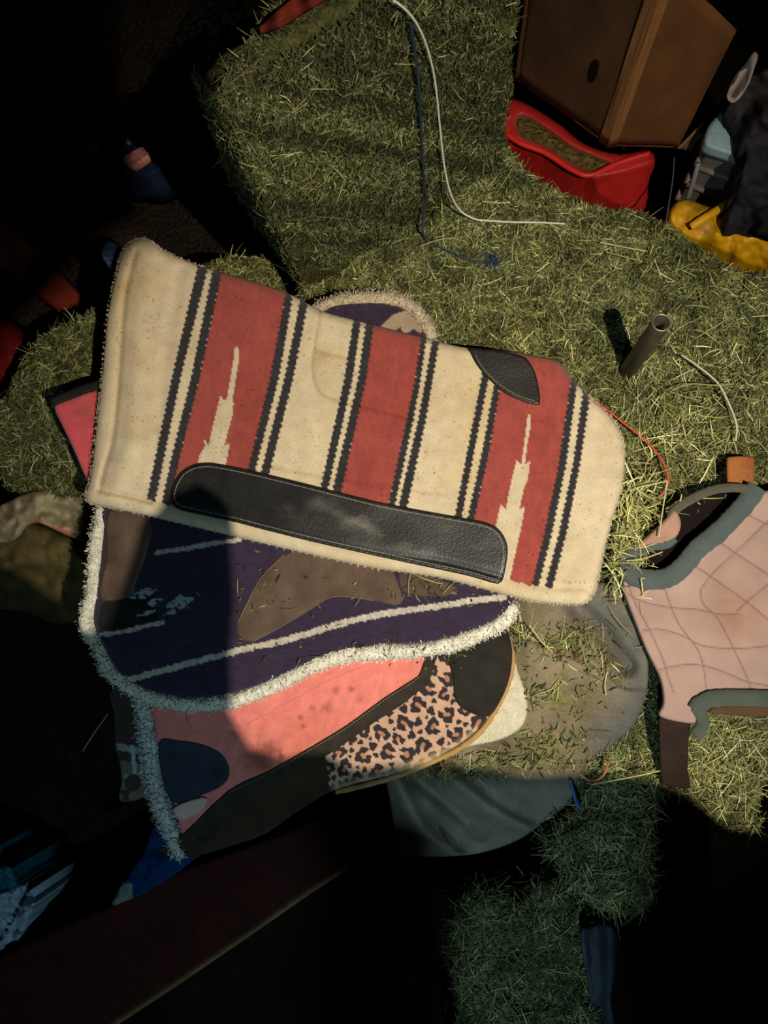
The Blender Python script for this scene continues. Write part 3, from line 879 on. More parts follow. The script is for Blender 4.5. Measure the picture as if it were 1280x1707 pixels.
part(sheet('wear_patch', [(264, 1240), (300, 1235), (340, 1242), (370, 1258), (382, 1282), (376, 1304), (345, 1322), (285, 1336)], zt, 0.003, lambda u, v: lin((46, 50, 62))[None] * (0.7 + 0.5 * fbm(u / 18, v / 18))[:, None], M_suede, pad3, step=2.5, rr=0.001, smooth_n=4), 'navy suede wear patch')
part(sheet('pink_flap', [(306, 1120), (307, 1170), (309, 1195), (318, 1216), (335, 1226), (370, 1221), (420, 1204), (480, 1172), (560, 1130), (640, 1095), (640, 1050), (330, 1060)], lambda u, v: z3(u, v) + 0.009, 0.010, lambda u, v: PINK[None] * (0.85 + 0.25 * fbm(u / 20, v / 20))[:, None], M_felt, pad3, step=3, rr=0.004, smooth_n=4), 'doubled pink felt layer')
part(sheet('strap_tab', [(290, 1346), (328, 1331), (340, 1330), (346, 1334), (334, 1354), (300, 1367)], lambda u, v: z3(u, v) + 0.006, 0.006, lin((206, 168, 158)), M_cloth, pad3, step=2.5, rr=0.002, smooth_n=3), 'pale pink strap tab')
part(tube('rope_edge', path3([(846, 1062), (853, 1090), (853, 1118), (842, 1152), (822, 1190), (800, 1220), (768, 1246), (720, 1270), (660, 1294), (600, 1311), (560, 1320)], lambda u, v: z3(u, v) - 0.008), 0.0045, M_felt, pad3, lin((178, 138, 84)), 8, lump=0.15), 'tan rope edge')
part(fleece('fleece_edge', [(230, 1150), (240, 1185), (247, 1230), (254, 1280), (262, 1325), (278, 1370), (296, 1410), (304, 1428)], lambda u, v: z3(u, v) - 0.008, 0.0125, pad3, lin((214, 214, 204)), 4200, ln=0.008), 'white fleece edge')
stitches('stitching', [(380, 1322), (450, 1288), (520, 1248), (579, 1212), (639, 1168), (686, 1138), (700, 1127)], lambda u, v: zt(u, v) + 0.001, trim3, lin((150, 140, 110)), 5, 2.6)

# white felt pad under the leopard corner
pad4 = sheet('saddle_pad', [(640, 1180), (700, 1262), (750, 1254), (788, 1243), (830, 1234), (862, 1218), (877, 1195), (878, 1160), (866, 1125), (853, 1096), (800, 1080), (700, 1100)], lambda u, v: 0.478 + sag(u, v), 0.018, lambda u, v: lin((220, 208, 178))[None] * (0.85 + 0.2 * fbm(u / 10, v / 10))[:, None], M_fleece, None, step=2.5, rr=0.008, smooth_n=5)
tag(pad4, 'white felt pad, only its rounded corner showing below the leopard print', 'saddle pad', 'saddle pads in the pile')
# pink felt corner sticking out at the left
def colpk(u, v):
    c = np.tile(lin((206, 84, 92)), (len(u), 1)) * (0.8 + 0.3 * fbm(u / 14, v / 14))[:, None]
    d = np.clip(1 - np.hypot(u - 140, v - 690) / 30, 0, 1) * 0.5
    c = c * (1 - d[:, None]) + d[:, None] * lin((150, 84, 60))
    return c
pk = thing('saddle_pad', 'bright pink felt pad, one corner poking out left of the striped pad', 'saddle pad', tuple(P(160, 730, 0)[:2]) + (0.45,), 'saddle pads in the pile')
sheet('felt_body', [(90, 678), (108, 668), (165, 648), (240, 640), (280, 740), (220, 815), (150, 806), (143, 798), (125, 755), (105, 712)], lambda u, v: 0.548 + 0.0 * u, 0.020, colpk, M_felt, pk, step=3, rr=0.005, smooth_n=3)
part(sheet('binding', [(88, 676), (84, 664), (110, 652), (165, 633), (240, 624), (240, 642), (165, 650), (110, 669)], 0.549, 0.024, lin((30, 30, 28)), M_suede, pk, step=3, rr=0.003, smooth_n=3), 'dark binding strip')

# brown and grey woven blanket corner hanging down at lower left
def colbl(u, v):
    c = np.tile(lin((66, 52, 48)), (len(u), 1)) * (0.8 + 0.4 * fbm(u / 6, v / 6))[:, None]
    y = v - 0.15 * (u - 200)
    for y0, w in ((1246, 5), (1292, 3)):
        m = np.abs(y - y0) < w * (0.5 + vnoise(u / 6, v / 6)); c[m] = lin((150, 150, 142))
    m = (y > 1268) & (vnoise(u / 14, v / 8) > 0.3); c[m] = lin((120, 112, 96)) * 0.9
    m = (np.hypot(u - 222, v - 1305) < 14); c[m] = lin((66, 54, 46))
    for x0 in (222, 236):
        m = (np.abs(u - x0 - 0.1 * (v - 1260)) < 3.5) & (v > 1242) & (v < 1290); c[m] = lin((170, 176, 176))
    return c
bl = sheet('woven_blanket', [(184, 1150), (190, 1190), (192, 1240), (200, 1275), (202, 1302), (198, 1328), (208, 1337), (236, 1330), (262, 1312), (258, 1230), (246, 1170), (220, 1150)], lambda u, v: 0.438 + sag(u, v) * 1.0, 0.014, colbl, M_wool, None, step=2.2, rr=0.004, smooth_n=4)
tag(bl, 'brown and grey patterned blanket corner hanging beside the white fleece edge', 'blanket')
# blue nylon cloth below it
def colblue(u, v):
    c = np.tile(lin((14, 52, 96)), (len(u), 1)) * (0.7 + 0.6 * fbm(u / 16, v / 16))[:, None]
    m = (u < 222) & (v > 1470 + (u - 200) * 0.2); c[m] = lin((120, 130, 120))
    return c
bc = sheet('blue_cloth', [(258, 1372), (240, 1420), (206, 1468), (186, 1508), (215, 1500), (255, 1482), (300, 1452), (330, 1420), (300, 1380)], lambda u, v: 0.335 + 0.02 * (fbm(u / 40, v / 40) - .5) * 2, 0.012, colblue, M_cloth, None, step=3, rr=0.004, smooth_n=3)
tag(bc, 'blue nylon cloth hanging below the white fleece edge, lower left', 'cloth')

# ------------------------------------------------------------------ dusty canvas under the pile
ridge = smooth([(850, 1055), (880, 1068), (920, 1085), (960, 1102), (1000, 1120), (1040, 1150)], False, 5)
fold_a = smooth([(660, 1300), (690, 1360), (720, 1400), (760, 1425)], False, 4)
fold_b = smooth([(740, 1290), (790, 1330), (830, 1360), (880, 1385)], False, 4)
fold_c = smooth([(700, 1300), (760, 1350), (800, 1390)], False, 4)
fold_d = smooth([(960, 1010), (1000, 1050), (1030, 1090), (1045, 1110)], False, 4)


def zc(u, v):
    z = 0.476 + 0.012 * (fbm(u / 90.0 + 2, v / 90.0 + 2, 3) - 0.5) * 2
    dr = dist(ridge, u, v, reach=80)
    below = v > np.interp(u, ridge[:, 0], ridge[:, 1])
    z = z + np.where(below, 0.018 * np.exp(-(dr / 60.0)), -0.010 * np.exp(-(dr / 14.0)))
    hang = np.clip((v - 1265 - 0.02 * (u - 700)) / 150, 0, 1)
    z = z - 0.17 * hang ** 1.2
    for f, s, w in ((fold_a, .050, 15), (fold_b, .050, 17), (fold_c, -.045, 15), (fold_d, -.032, 16)):
        z = z + s * np.exp(-(dist(f, u, v, reach=90) / w) ** 2)
    rim_ = np.clip((np.hypot((u - 900) / 1.0, (v - 1120) / 1.0) - 140) / 60, 0, 1) * (v < 1270) * (u > 900)
    return z - 0.018 * rim_ - 0.028 * np.clip((880 - u) / 60, 0, 1)


def colc(u, v):
    a = fbm(u / 55.0, v / 55.0, 4)[:, None]
    c = lin((122, 108, 84))[None] * (0.55 + 0.9 * a)
    gy = np.clip(dist(smooth([(960, 990), (1050, 1060), (1070, 1130), (1060, 1190), (1010, 1240)], False, 4), u, v, reach=120) / 70, 0, 1)[:, None]
    c = c * gy + (1 - gy) * lin((94, 94, 90))[None] * (0.7 + 0.5 * a)
    hg = np.clip((v - 1290) / 30, 0, 1)[:, None]
    c = c * (1 - hg) + hg * lin((160, 148, 130))[None] * (0.7 + 0.5 * a)
    for x, y, a_, b_ in ((950, 1074, 50, 22), (905, 1240, 70, 22), (850, 1272, 110, 14), (930, 1165, 60, 30)):
        k_ = np.clip(1.1 - np.hypot((u - x) / a_, (v - y) / b_) + 1.2 * (fbm(u / 12, v / 12, 4) - 0.5), 0, 1)[:, None] * 0.75
        c = c * (1 - k_) + k_ * lin((124, 116, 66)) * (0.5 + vnoise(u / 3, v / 3))[:, None]   # chaff ground into the cloth
    return c


cv = sheet('canvas_tarp', tarp_out, zc, 0.012, colc, M_canvas, None, step=3.5, rr=0.004)
tag(cv, 'crumpled dusty grey brown canvas spread under the saddle pads, hay bits on it', 'tarp')

# ------------------------------------------------------------------ pink beige quilted blanket at the right
quilt_lines = [crop(p, 880, 780, 400 / 1219.0) for p in (
    [(1060, 215), (1130, 245), (1219, 290)], [(950, 360), (1050, 430), (1219, 540)], [(820, 480), (940, 560), (1110, 680), (1219, 770)],
    [(1219, 270), (1050, 430), (930, 545), (875, 620)], [(1219, 590), (1110, 680), (1060, 730)],
    [(690, 600), (720, 690), (770, 800), (860, 920), (890, 1010), (905, 1120)], [(510, 590), (540, 680), (610, 810), (680, 960), (710, 1060), (740, 1140)],
    [(510, 640), (600, 685), (740, 710), (870, 720), (980, 745), (1080, 740)], [(580, 825), (670, 820), (780, 850), (880, 900), (1040, 918), (1219, 905)],
    [(670, 1025), (780, 1000), (880, 1002), (990, 1035), (1110, 1085), (1219, 1105)], [(875, 620), (890, 690), (960, 760), (1010, 850), (1060, 950), (1110, 1060), (1130, 1120)])]
quilt_lines = [smooth(p, False, 5) for p in quilt_lines]


def qd_(u, v):
    d = np.full(len(u), 1e6)
    for p in quilt_lines: d = np.minimum(d, dist(p, u, v, reach=40))
    return d


def zq(u, v):
    d = qd_(u, v)
    return 0.492 + 0.010 * (fbm(u / 120.0, v / 120.0, 2) - 0.5) - 0.0028 * np.exp(-(d / 9.0)) + 0.02 * np.clip((u - 1150) / 200, 0, 1) * np.clip((1000 - v) / 200, 0, 1)


def colq(u, v):
    d = qd_(u, v)
    c = np.tile(lin((172, 142, 131)), (len(u), 1)) * (0.85 + 0.28 * fbm(u / 60.0, v / 60.0, 4))[:, None]
    s = np.clip(1.2 - np.hypot(u - 1225, v - 1020) / 60, 0, 1) * fbm(u / 30, v / 30)
    c = c * (1 - 0.45 * s[:, None] * np.array([.4, .8, 1.3]))
    dash = 0.75 + 0.25 * np.sin((u + v) * 1.2)
    k_ = 0.85 * np.exp(-(d / 1.15) ** 2) * dash
    return c * (1 - k_[:, None]) + k_[:, None] * lin((92, 62, 52))


quilt = thing('quilted_blanket', 'pinkish beige quilted horse blanket with grey green binding, lying on the hay at right', 'blanket', tuple(P(1200, 1020, 0)[:2]) + (0.46,))
sheet('quilted_body', q_out, zq, 0.012, colq, M_quilt, quilt, step=2.2, rr=0.005, smooth_n=4)
TEAL = lin((86, 96, 94))


def binding(pts, z, w, h=0.5, col=TEAL, name='binding'):
    p = path3(pts, z, 6)
    return part(tube(name, p, w, M_wool, quilt, col, 10, lump=0.06, squash=h), 'grey green fleece binding')


binding([(1262, 812), (1240, 842), (1216, 868), (1190, 893), (1160, 917), (1140, 942), (1115, 962), (1088, 966), (1062, 962), (1044, 948)], zq, 0.0165)
binding([(1044, 948), (1042, 934), (1060, 918), (1085, 908), (1108, 906), (1122, 896)], lambda u, v: zq(u, v) + 0.004, 0.0095)
binding([(1124, 893), (1118, 868), (1124, 852), (1142, 838), (1166, 825), (1196, 815), (1226, 813), (1252, 816)], lambda u, v: zq(u, v) + 0.003, 0.0075, col=lin((92, 88, 74)))
part(sheet('folded_flap', [(1046, 930), (1062, 908), (1090, 884), (1112, 862), (1124, 850), (1134, 866), (1133, 884), (1122, 900), (1100, 908), (1070, 914)], lambda u, v: zq(u, v) + 0.010, 0.012, lambda u, v: lin((176, 136, 116))[None] * (0.8 + 0.4 * fbm(u / 14, v / 14))[:, None], M_quilt, quilt, step=3, rr=0.005, smooth_n=4))
part(sheet('lining', [(1050, 950), (1060, 925), (1100, 905), (1130, 890), (1128, 860), (1160, 832), (1240, 815), (1240, 835), (1200, 880), (1150, 920), (1110, 955), (1070, 960)], 0.464, 0.006, lin((24, 17, 15)), M_cloth, quilt, step=3, rr=0.002, smooth_n=3), 'lining seen through the openings, interior shadow put into its colour')  # shadow inside the openings painted as a dark colour
binding([(1340, 1166), (1280, 1164), (1220, 1163), (1186, 1165), (1166, 1174), (1158, 1184)], lambda u, v: zq(u, v) + 0.003, 0.0135, col=lin((82, 90, 80)))
binding([(1158, 1178), (1166, 1190), (1172, 1204), (1166, 1218), (1158, 1226)], lambda u, v: zq(u, v) - 0.002, 0.0105, col=lin((82, 90, 80)))
part(sheet('edge_tape', [(1190, 1178), (1240, 1176), (1330, 1178), (1330, 1194), (1260, 1194), (1190, 1190)], 0.476, 0.006, lin((92, 68, 48)), M_cloth, quilt, step=3, rr=0.002, smooth_n=3), 'brown edge tape')
part(sheet('leather_strap', [(1103, 1188), (1150, 1192), (1149, 1215), (1147, 1250), (1146, 1285), (1150, 1314), (1128, 1312), (1104, 1306), (1100, 1260), (1099, 1220)], lambda u, v: 0.487 - 0.035 * np.clip((v - 1195) / 110, 0, 1), 0.005, lambda u, v: lin((50, 34, 28))[None] * (0.7 + 0.5 * fbm(u / 20, v / 20))[:, None], M_suede, quilt, step=3, rr=0.0015, smooth_n=2), 'dark brown leather strap')
part(sheet('strap_end', [(1212, 762), (1234, 760), (1257, 762), (1257, 790), (1256, 820), (1234, 822), (1213, 818), (1212, 790)], 0.487, 0.006, lin((158, 98, 54)), M_suede, quilt, step=3, rr=0.0015, smooth_n=0), 'tan leather strap end')

# ------------------------------------------------------------------ pipe, twines
base = P(1043, 622, ZB - 0.02); top = P(1102, 538, ZB + 0.185)
ax_ = (top - base) / np.linalg.norm(top - base)
pipe = thing('steel_pipe', 'short grey steel pipe standing upright in the hay right of the striped pad', 'pipe', base)
pp = [base + (top - base) * t for t in np.linspace(0, 1, 9)]
# hollow: outer wall, lip, inner wall
n = 20
s_ = np.cross(ax_, [0, 0, 1.0]); s_ /= np.linalg.norm(s_); w_ = np.cross(s_, ax_)
an = np.linspace(0, 2 * np.pi, n, endpoint=False)
ringd = np.cos(an)[:, None] * s_ + np.sin(an)[:, None] * w_
rings = [base + ringd * 0.0145, top + ringd * 0.0145, top + ax_ * 0.001 + ringd * 0.0135, top - ax_ * 0.0005 + ringd * 0.0118, top - ax_ * 0.06 + ringd * 0.0115]
q = []
for i in range(4):
    for j in range(n):
        q.append([i * n + j, i * n + (j + 1) % n, (i + 1) * n + (j + 1) % n, (i + 1) * n + j])
build('pipe_wall', np.concatenate(rings), q, M_steel, pipe, lin((104, 98, 84)), ngons=[list(range(4 * n, 5 * n)), list(range(n))[::-1]])
part(tube('rim', np.array([top + r_ * 0.0132 + ax_ * 0.0005 for r_ in np.concatenate([ringd, ringd[:1]])]), 0.0014, M_steel, pipe, lin((150, 146, 134)), 6, cap=False), 'pale steel rim')  # rim in a paler colour than the wall

wt = np.array([on_face(0.66, 1.02), on_face(0.665, 0.97), on_face(0.70, 0.86), on_face(0.715, 0.72), on_face(0.715, 0.56), on_face(0.715, 0.40), on_face(0.72, 0.26), on_face(0.735, 0.15)])
gt = P([752, 772, 800, 850, 900, 941], [338, 358, 367, 370, 371, 373], [ZB + .045, ZB + .018, ZB + .012, ZB + .012, ZB + .010, ZB + .008])
wpath = smooth([(655, 0), (676, 16), (696, 42), (712, 80), (724, 130), (731, 190), (736, 240), (742, 285), (752, 325), (768, 352), (790, 365)], False, 6)
hts = np.interp(wpath[:, 1], [0, 40, 130, 240, 325, 352, 365], [0.955, 0.90, 0.78, 0.64, 0.53, 0.485, 0.466])
wp = np.concatenate([P(wpath[:, 0], wpath[:, 1], hts), smooth(gt[2:], False, 6)])
tw = tube('plastic_twine', wp, 0.0017, M_twine, None, lin((206, 206, 190)), 8)
tag(tw, 'white plastic twine hanging down the upright bale and onto the hay top', 'twine')
rt = path3([(984, 662), (1010, 682), (1040, 706), (1075, 733), (1100, 762), (1113, 792), (1110, 815), (1095, 830)], [.462, .470, .471, .470, .470, .470, .464, .456])
tag(tube('plastic_twine', rt, 0.0017, M_twine, None, lin((206, 66, 50)), 8), 'thin red plastic twine on the hay beside the striped pad', 'twine')
r2 = path3([(1136, 592), (1160, 608), (1190, 632), (1205, 652), (1222, 690), (1228, 712), (1226, 735)], [.468, .472, .473, .473, .472, .470, .464])
tag(tube('plastic_twine', r2, 0.0016, M_twine, None, lin((206, 200, 176)), 8), 'short pale twine curving over the hay right of the pipe', 'twine')
r3 = path3([(950, 1300), (955, 1318), (960, 1335), (968, 1348)], [.46, .462, .458, .44])
tag(tube('plastic_twine', r3, 0.0028, M_twine, None, lin((44, 112, 178)), 8), 'bright blue twine end at the lower right edge of the canvas', 'twine')
r4 = path3([(965, 1290), (985, 1302), (1003, 1295), (1013, 1275), (1011, 1262)], [.452, .458, .459, .458, .452])
tag(tube('plastic_twine', r4, 0.0022, M_twine, None, lin((168, 96, 66)), 8), 'rusty orange twine scrap on the hay below the canvas', 'twine')

# ------------------------------------------------------------------ loose hay lying on the canvas, pads and face
def scatter(n, cu, cv, su, sv, zf, stem=0.4, dim=1.0, long=1.0):
    u = cu + rng.normal(size=n) * su; v = cv + rng.normal(size=n) * sv
    z = zf(u, v) + 0.002 + 0.006 * rng.random(n) ** 2
    nor = np.tile([0, 0, 1.0], (n, 1))
    return hay_strands(P(u, v, z), nor, int(n * stem), dim, tilt=0.12, long=long)


zcan = lambda u, v: zc(u, v)
loose = merge([scatter(210, 950, 1074, 36, 15, zcan, 0.35), scatter(55, 1010, 1118, 22, 14, zcan, 0.4), scatter(130, 910, 1235, 42, 14, zcan, 0.12), scatter(260, 850, 1272, 75, 9, zcan, 0.12), scatter(70, 925, 1175, 50, 35, zcan, 0.12), scatter(60, 900, 1150, 25, 14, zcan, 0.3), scatter(90, 745, 1290, 45, 6, zcan, 0.3), scatter(90, 860, 1055, 14, 10, zcan, 0.4)])
o = build('loose_hay', *loose[:2], M_hay, None, loose[2], smooth_shade=False)
tag(o, 'thin drifts of loose hay lying on the grey brown canvas', 'hay', kind='stuff')
lp = merge([scatter(40, 600, 1080, 130, 20, z2, 0.05), scatter(60, 700, 985, 60, 12, z2, 0.05), scatter(40, 430, 980, 60, 40, z2, 0.05)])
v, q, k_ = lp
tag(build('loose_hay', v, q, M_hay, None, k_, smooth_shade=False), 'few bits of hay sprinkled on the purple pad', 'hay', kind='stuff')
# brighter bunched stems beside the right edge of the striped pad
n = 900
vv = 890 + rng.normal(size=n) * 50; u = 1030 + np.abs(rng.normal(size=n)) * 26 - 0.12 * (vv - 850)
pz = P(u, vv, 0.455 + 0.05 * rng.random(n))
nor = np.tile([0, 0, 1.0], (n, 1)) + rng.normal(size=(n, 3)) * 0.3; nor /= np.linalg.norm(nor, axis=1)[:, None]
v, q, k_ = ribbons(pz, nor, 0.018 + 0.05 * rng.random(n) ** 2, 0.001 + 0.0016 * rng.random(n), hay_cols(n, STRAW, 1.45), None, 0.35, 0.3, 3)
tag(build('loose_hay', v, q, M_hay, None, k_, smooth_shade=False), 'bright tuft of yellowish stems along the right edge of the striped pad', 'hay', kind='stuff')
# single long stems that read one by one
STEMS = [([(438, 92), (470, 70), (452, 82)], 0), ]
def stem(pts, z, r=0.0011, col=STRAW[0], label='stem'):
    return path3(pts, z, 5), r, col
V = []; Q = []; K = []; off = 0
for pts, z, c in (
        ([(1042, 816), (1075, 810), (1112, 802)], .500, 0), ([(1112, 802), (1106, 840), (1098, 895)], [.50, .505, .512], 3), ([(1046, 934), (1070, 932), (1104, 920)], [.512, .515, .51], 0),
        ([(1100, 715), (1108, 680), (1106, 655)], .472, 2), ([(1120, 650), (1150, 640), (1190, 642), (1222, 640)], .474, 1), ([(1000, 404), (1040, 412), (1075, 418)], .466, 0),
        ([(1010, 420), (1040, 428), (1072, 436)], .466, 1), ([(700, 410), (730, 400), (760, 396)], .466, 1), ([(804, 336), (830, 338), (850, 337)], .468, 0), ([(180, 1190), (155, 1225), (138, 1252)], [.40, .395, .39], 1),
        ([(882, 1042), (905, 1072), (922, 1088)], .50, 0), ([(1012, 1120), (1008, 1140), (1010, 1158)], .50, 0), ([(1000, 1385), (930, 1420), (900, 1440)], .465, 4), ([(985, 1308), (1050, 1296), (1100, 1285)], .466, 0)):
    p, r, cc = stem(pts, z, 0.0012, STRAW[c])
    o = tube('hay_stem', p, r, M_hay, None, cc, 5)
    me = o.data
    n_ = len(me.vertices); a = np.zeros(n_ * 3); me.vertices.foreach_get('co', a); V.append(a.reshape(-1, 3))
    for f in me.polygons:
        if len(f.vertices) == 4: Q.append([x + off for x in f.vertices])
    K.append(np.tile(cc, (n_, 1))); off += n_
    bpy.data.objects.remove(o); bpy.data.meshes.remove(me)
tag(build('loose_hay', np.concatenate(V), Q, M_hay, None, np.concatenate(K)), 'scattered long dry straw stems lying over hay and cloth', 'hay', kind='stuff')

# ------------------------------------------------------------------ things behind the bale, upper right
def box_obj(name, corners, h, mat, parent, col, bevel=0.0, taper=1.0):
    """prism on a quadrilateral base"""
    b = np.asarray(corners, float); c = b.mean(0)
    t = c + (b - c) * taper; t = t.copy(); t[:, 2] = b[:, 2] + h
    o = build(name, np.concatenate([b, t]), [[0, 1, 5, 4], [1, 2, 6, 5], [2, 3, 7, 6], [3, 0, 4, 7], [4, 5, 6, 7], [3, 2, 1, 0]], mat, parent, col, smooth_shade=False)
    if bevel:
        m = o.modifiers.new('bevel', 'BEVEL'); m.width = bevel; m.segments = 3
    return o


# red plastic tote with a sunken dirty lid
can_top = [(822, 226), (840, 172), (868, 168), (930, 205), (975, 240), (1030, 256), (1082, 250), (1092, 272), (1082, 300), (1070, 352), (1000, 332), (985, 300), (960, 288), (909, 258), (860, 236)]
rec = [(856, 205), (870, 190), (905, 208), (950, 240), (1000, 262), (1020, 275), (985, 288), (955, 278), (905, 246), (870, 232)]
rec_s = smooth(rec, True, 4)


def z_can(u, v):
    m = inside(rec_s, u, v); d = dist(rec_s, u, v, True)
    z = 0.31 - 0.018 * np.where(m, np.clip(d / 5, 0, 1), 0)
    front = np.interp(u, [820, 860, 909, 960, 985, 1040, 1092], [222, 238, 258, 288, 296, 285, 268])
    return z - 0.12 * np.clip((v - front) / 75, 0, 1)


def col_can(u, v):
    c = np.tile(lin((176, 34, 30)), (len(u), 1)) * (0.8 + 0.4 * fbm(u / 25, v / 25))[:, None]
    m = inside(rec_s, u, v); k_ = m * np.clip(0.5 + 0.9 * (fbm(u / 22.0, v / 22.0) - 0.3), 0, 1)
    c = c * (1 - k_[:, None]) + k_[:, None] * lin((112, 88, 56))
    return c


can = thing('plastic_tote', 'red plastic tote with a dirty sunken lid, behind the hay under the cardboard box', 'tote', tuple(P(970, 270, 0.2)[:2]) + (0,))
sheet('tote_body', can_top, z_can, 0.3, col_can, M_plastic, can, step=3, rr=0.012, flat_bottom=0.0, smooth_n=4)
part(tube('lid_rim', path3([(832, 214), (866, 238), (909, 255), (955, 284), (985, 292), (1030, 272), (1082, 256)], lambda u, v: z_can(u, v) - 0.002), 0.006, M_plastic, can, lin((196, 34, 28)), 8), 'raised rim of the lid')
part(sheet('dirt', [tuple(p) for p in inset(rec, 5)[:-1]], lambda u, v: z_can(u, v) + 0.004, 0.006, lambda u, v: lin((98, 84, 48))[None] * (0.4 + 0.9 * fbm(u / 8, v / 8))[:, None], M_dirt, can, step=3, rr=0.002, smooth_n=0), 'brown dirt and chaff on the lid', 'stuff')

# cardboard box on the tote
zb = 0.33
c0 = P(1013, 243, zb); cl_ = P(858, 132, zb); cr = P(1130, 247, zb)
cb = cl_ + (cr - c0)
CARD = lin((112, 72, 40))
cbx = thing('cardboard_box', 'large brown cardboard box with a scuffed corner, resting on the red tote', 'box', (c0 + cb) / 2 * np.array([1, 1, 0]) + np.array([0, 0, zb]))


def panel(name, a, b, c, d, th, col, stain=0.0, parent=cbx, mat=M_card, label=None):
    """thin board through four corners, subdivided, with slight waves"""
    nn_ = 14
    s, t = np.meshgrid(np.linspace(0, 1, nn_), np.linspace(0, 1, nn_))
    s = s.ravel(); t = t.ravel()
    p = ((1 - s) * (1 - t))[:, None] * a + (s * (1 - t))[:, None] * b + (s * t)[:, None] * c + ((1 - s) * t)[:, None] * d
    nrm = np.cross(b - a, d - a); nrm /= np.linalg.norm(nrm)
    p = p + nrm * (0.004 * (fbm(s * 3 + a[0] * 9, t * 3) - 0.5))[:, None]
    cc = np.tile(np.asarray(col), (len(p), 1)) * (0.8 + 0.35 * fbm(s * 5, t * 5))[:, None]
    if stain:
        k_ = stain * np.clip(fbm(s * 4 + 2, t * 4 + 1, 4) - 0.35, 0, 1); cc = cc * (1 - k_[:, None])
    q = p - nrm * th
    i = np.arange(nn_ * nn_).reshape(nn_, nn_)
    f = np.stack([i[:-1, :-1], i[:-1, 1:], i[1:, 1:], i[1:, :-1]], -1).reshape(-1, 4)
    N_ = nn_ * nn_
    be = loops_of(f)
    sd = np.stack([be[:, 1], be[:, 0], be[:, 0] + N_, be[:, 1] + N_], -1)
    return part(build(name, np.concatenate([p, q]), np.concatenate([f, f[:, ::-1] + N_, sd]), mat, parent, np.concatenate([cc, cc])), label)


hh = np.array([0, 0, 0.42])
panel('side_panel', cl_, c0, c0 + hh, cl_ + hh, 0.004, lin((92, 62, 40)), 1.0)
panel('side_panel', c0, cr, cr + hh * 0.72, c0 + hh, 0.004, CARD, 0.5)
panel('side_panel', cr, cb, cb + hh * 0.7, cr + hh * 0.72, 0.004, CARD * 0.8)
panel('side_panel', cb, cl_, cl_ + hh, cb + hh * 0.7, 0.004, CARD * 0.8)
panel('bottom_panel', cl_, cb, cr, c0, 0.004, CARD * 0.7)
# scuffed corner strip of tape
d1 = (cl_ - c0) / np.linalg.norm(cl_ - c0); d2 = (cr - c0) / np.linalg.norm(cr - c0)
off_ = -(d1 + d2); off_ /= np.linalg.norm(off_)
g0 = c0 + d1 * 0.022 + off_ * 0.003; g1 = c0 + off_ * 0.005
panel('corner_tape', g0, g1, g1 + hh * 0.99, g0 + hh * 0.99, 0.001, lin((150, 100, 58)), 0.6, label='lighter tape along the corner')
panel('corner_tape', g1, c0 + d2 * 0.016 + off_ * 0.003, c0 + d2 * 0.016 + off_ * 0.003 + hh * 0.99, g1 + hh * 0.99, 0.001, lin((150, 100, 58)), 0.6, label='lighter tape along the corner')
# hand hole
hc = cl_ + (c0 - cl_) * 0.70 + np.array([0, 0, 0.155]) + np.cross(d1, [0, 0, 1]) * 0
nh = np.cross(c0 - cl_, [0, 0, 1.0]); nh /= np.linalg.norm(nh)
if nh[1] > 0: nh = -nh
a_ = np.linspace(0, 2 * np.pi, 16, endpoint=False)
hp = hc + nh * 0.003 + np.cos(a_)[:, None] * d1 * 0.008 + np.sin(a_)[:, None] * np.array([0, 0, 0.028])
part(build('hand_hole', np.concatenate([hp, hp - nh * 0.006]), [[i, (i + 1) % 16, 16 + (i + 1) % 16, 16 + i] for i in range(16)], M_card, cbx, lin((14, 9, 6)), ngons=[list(range(16)), list(range(16, 32))[::-1]], smooth_shade=False), 'dark hand hole')
# torn flap drooping from the right side
fa, fb = P(1128, 246, 0.335), P(1222, 150, 0.335)
fc, fd = P(1205, 205, 0.26), P(1150, 250, 0.27)
panel('torn_flap', fa, fb, fc, fd, 0.004, lin((132, 96, 66)), 0.8, label='torn hanging flap')

# grey ribbed crate
zg = 0.36
gb = [P(1176, 254, zg), P(1252, 284, zg), P(1278, 205, zg), P(1202, 176, zg)]
gcr = thing('ribbed_crate', 'grey ribbed plastic crate wedged behind the yellow tub', 'crate', np.mean(gb, 0) * np.array([1, 1, 0]))
gb0 = [b * np.array([1, 1, 0]) for b in gb]
box_obj('crate_wall', gb0, zg, M_plastic, gcr, lin((104, 96, 92)), 0.008)
for k_ in range(4):
    zz_ = 0.13 + 0.062 * k_
    p = [np.array(b) * np.array([1, 1, 0]) + np.array([0, 0, zz_]) for b in gb]
    cc_ = np.mean(p, 0)
    p = [cc_ + (x - cc_) * 1.03 for x in p]
    tube('rib', np.array(p + [p[0]]), 0.007, M_plastic, gcr, lin((128, 116, 100)), 6)
part(tube('latch', path3([(1164, 272), (1156, 300), (1146, 330)], [zg + .0, zg - .03, zg - .08]), 0.005, M_plastic, gcr, lin((120, 122, 124)), 6), 'pale grey latch')

# pale blue lid
lid = sheet('bucket_lid', [(1173, 236), (1180, 210), (1198, 188), (1216, 165), (1236, 162), (1252, 200), (1262, 255), (1256, 271), (1230, 263), (1200, 254), (1180, 247)], 0.392, 0.03, lambda u, v: lin((140, 162, 168))[None] * (0.85 + 0.3 * fbm(u / 18, v / 18))[:, None], M_plastic, None, step=3, rr=0.008, smooth_n=4)
tag(lid, 'pale blue plastic lid lying on the grey ribbed crate', 'lid')

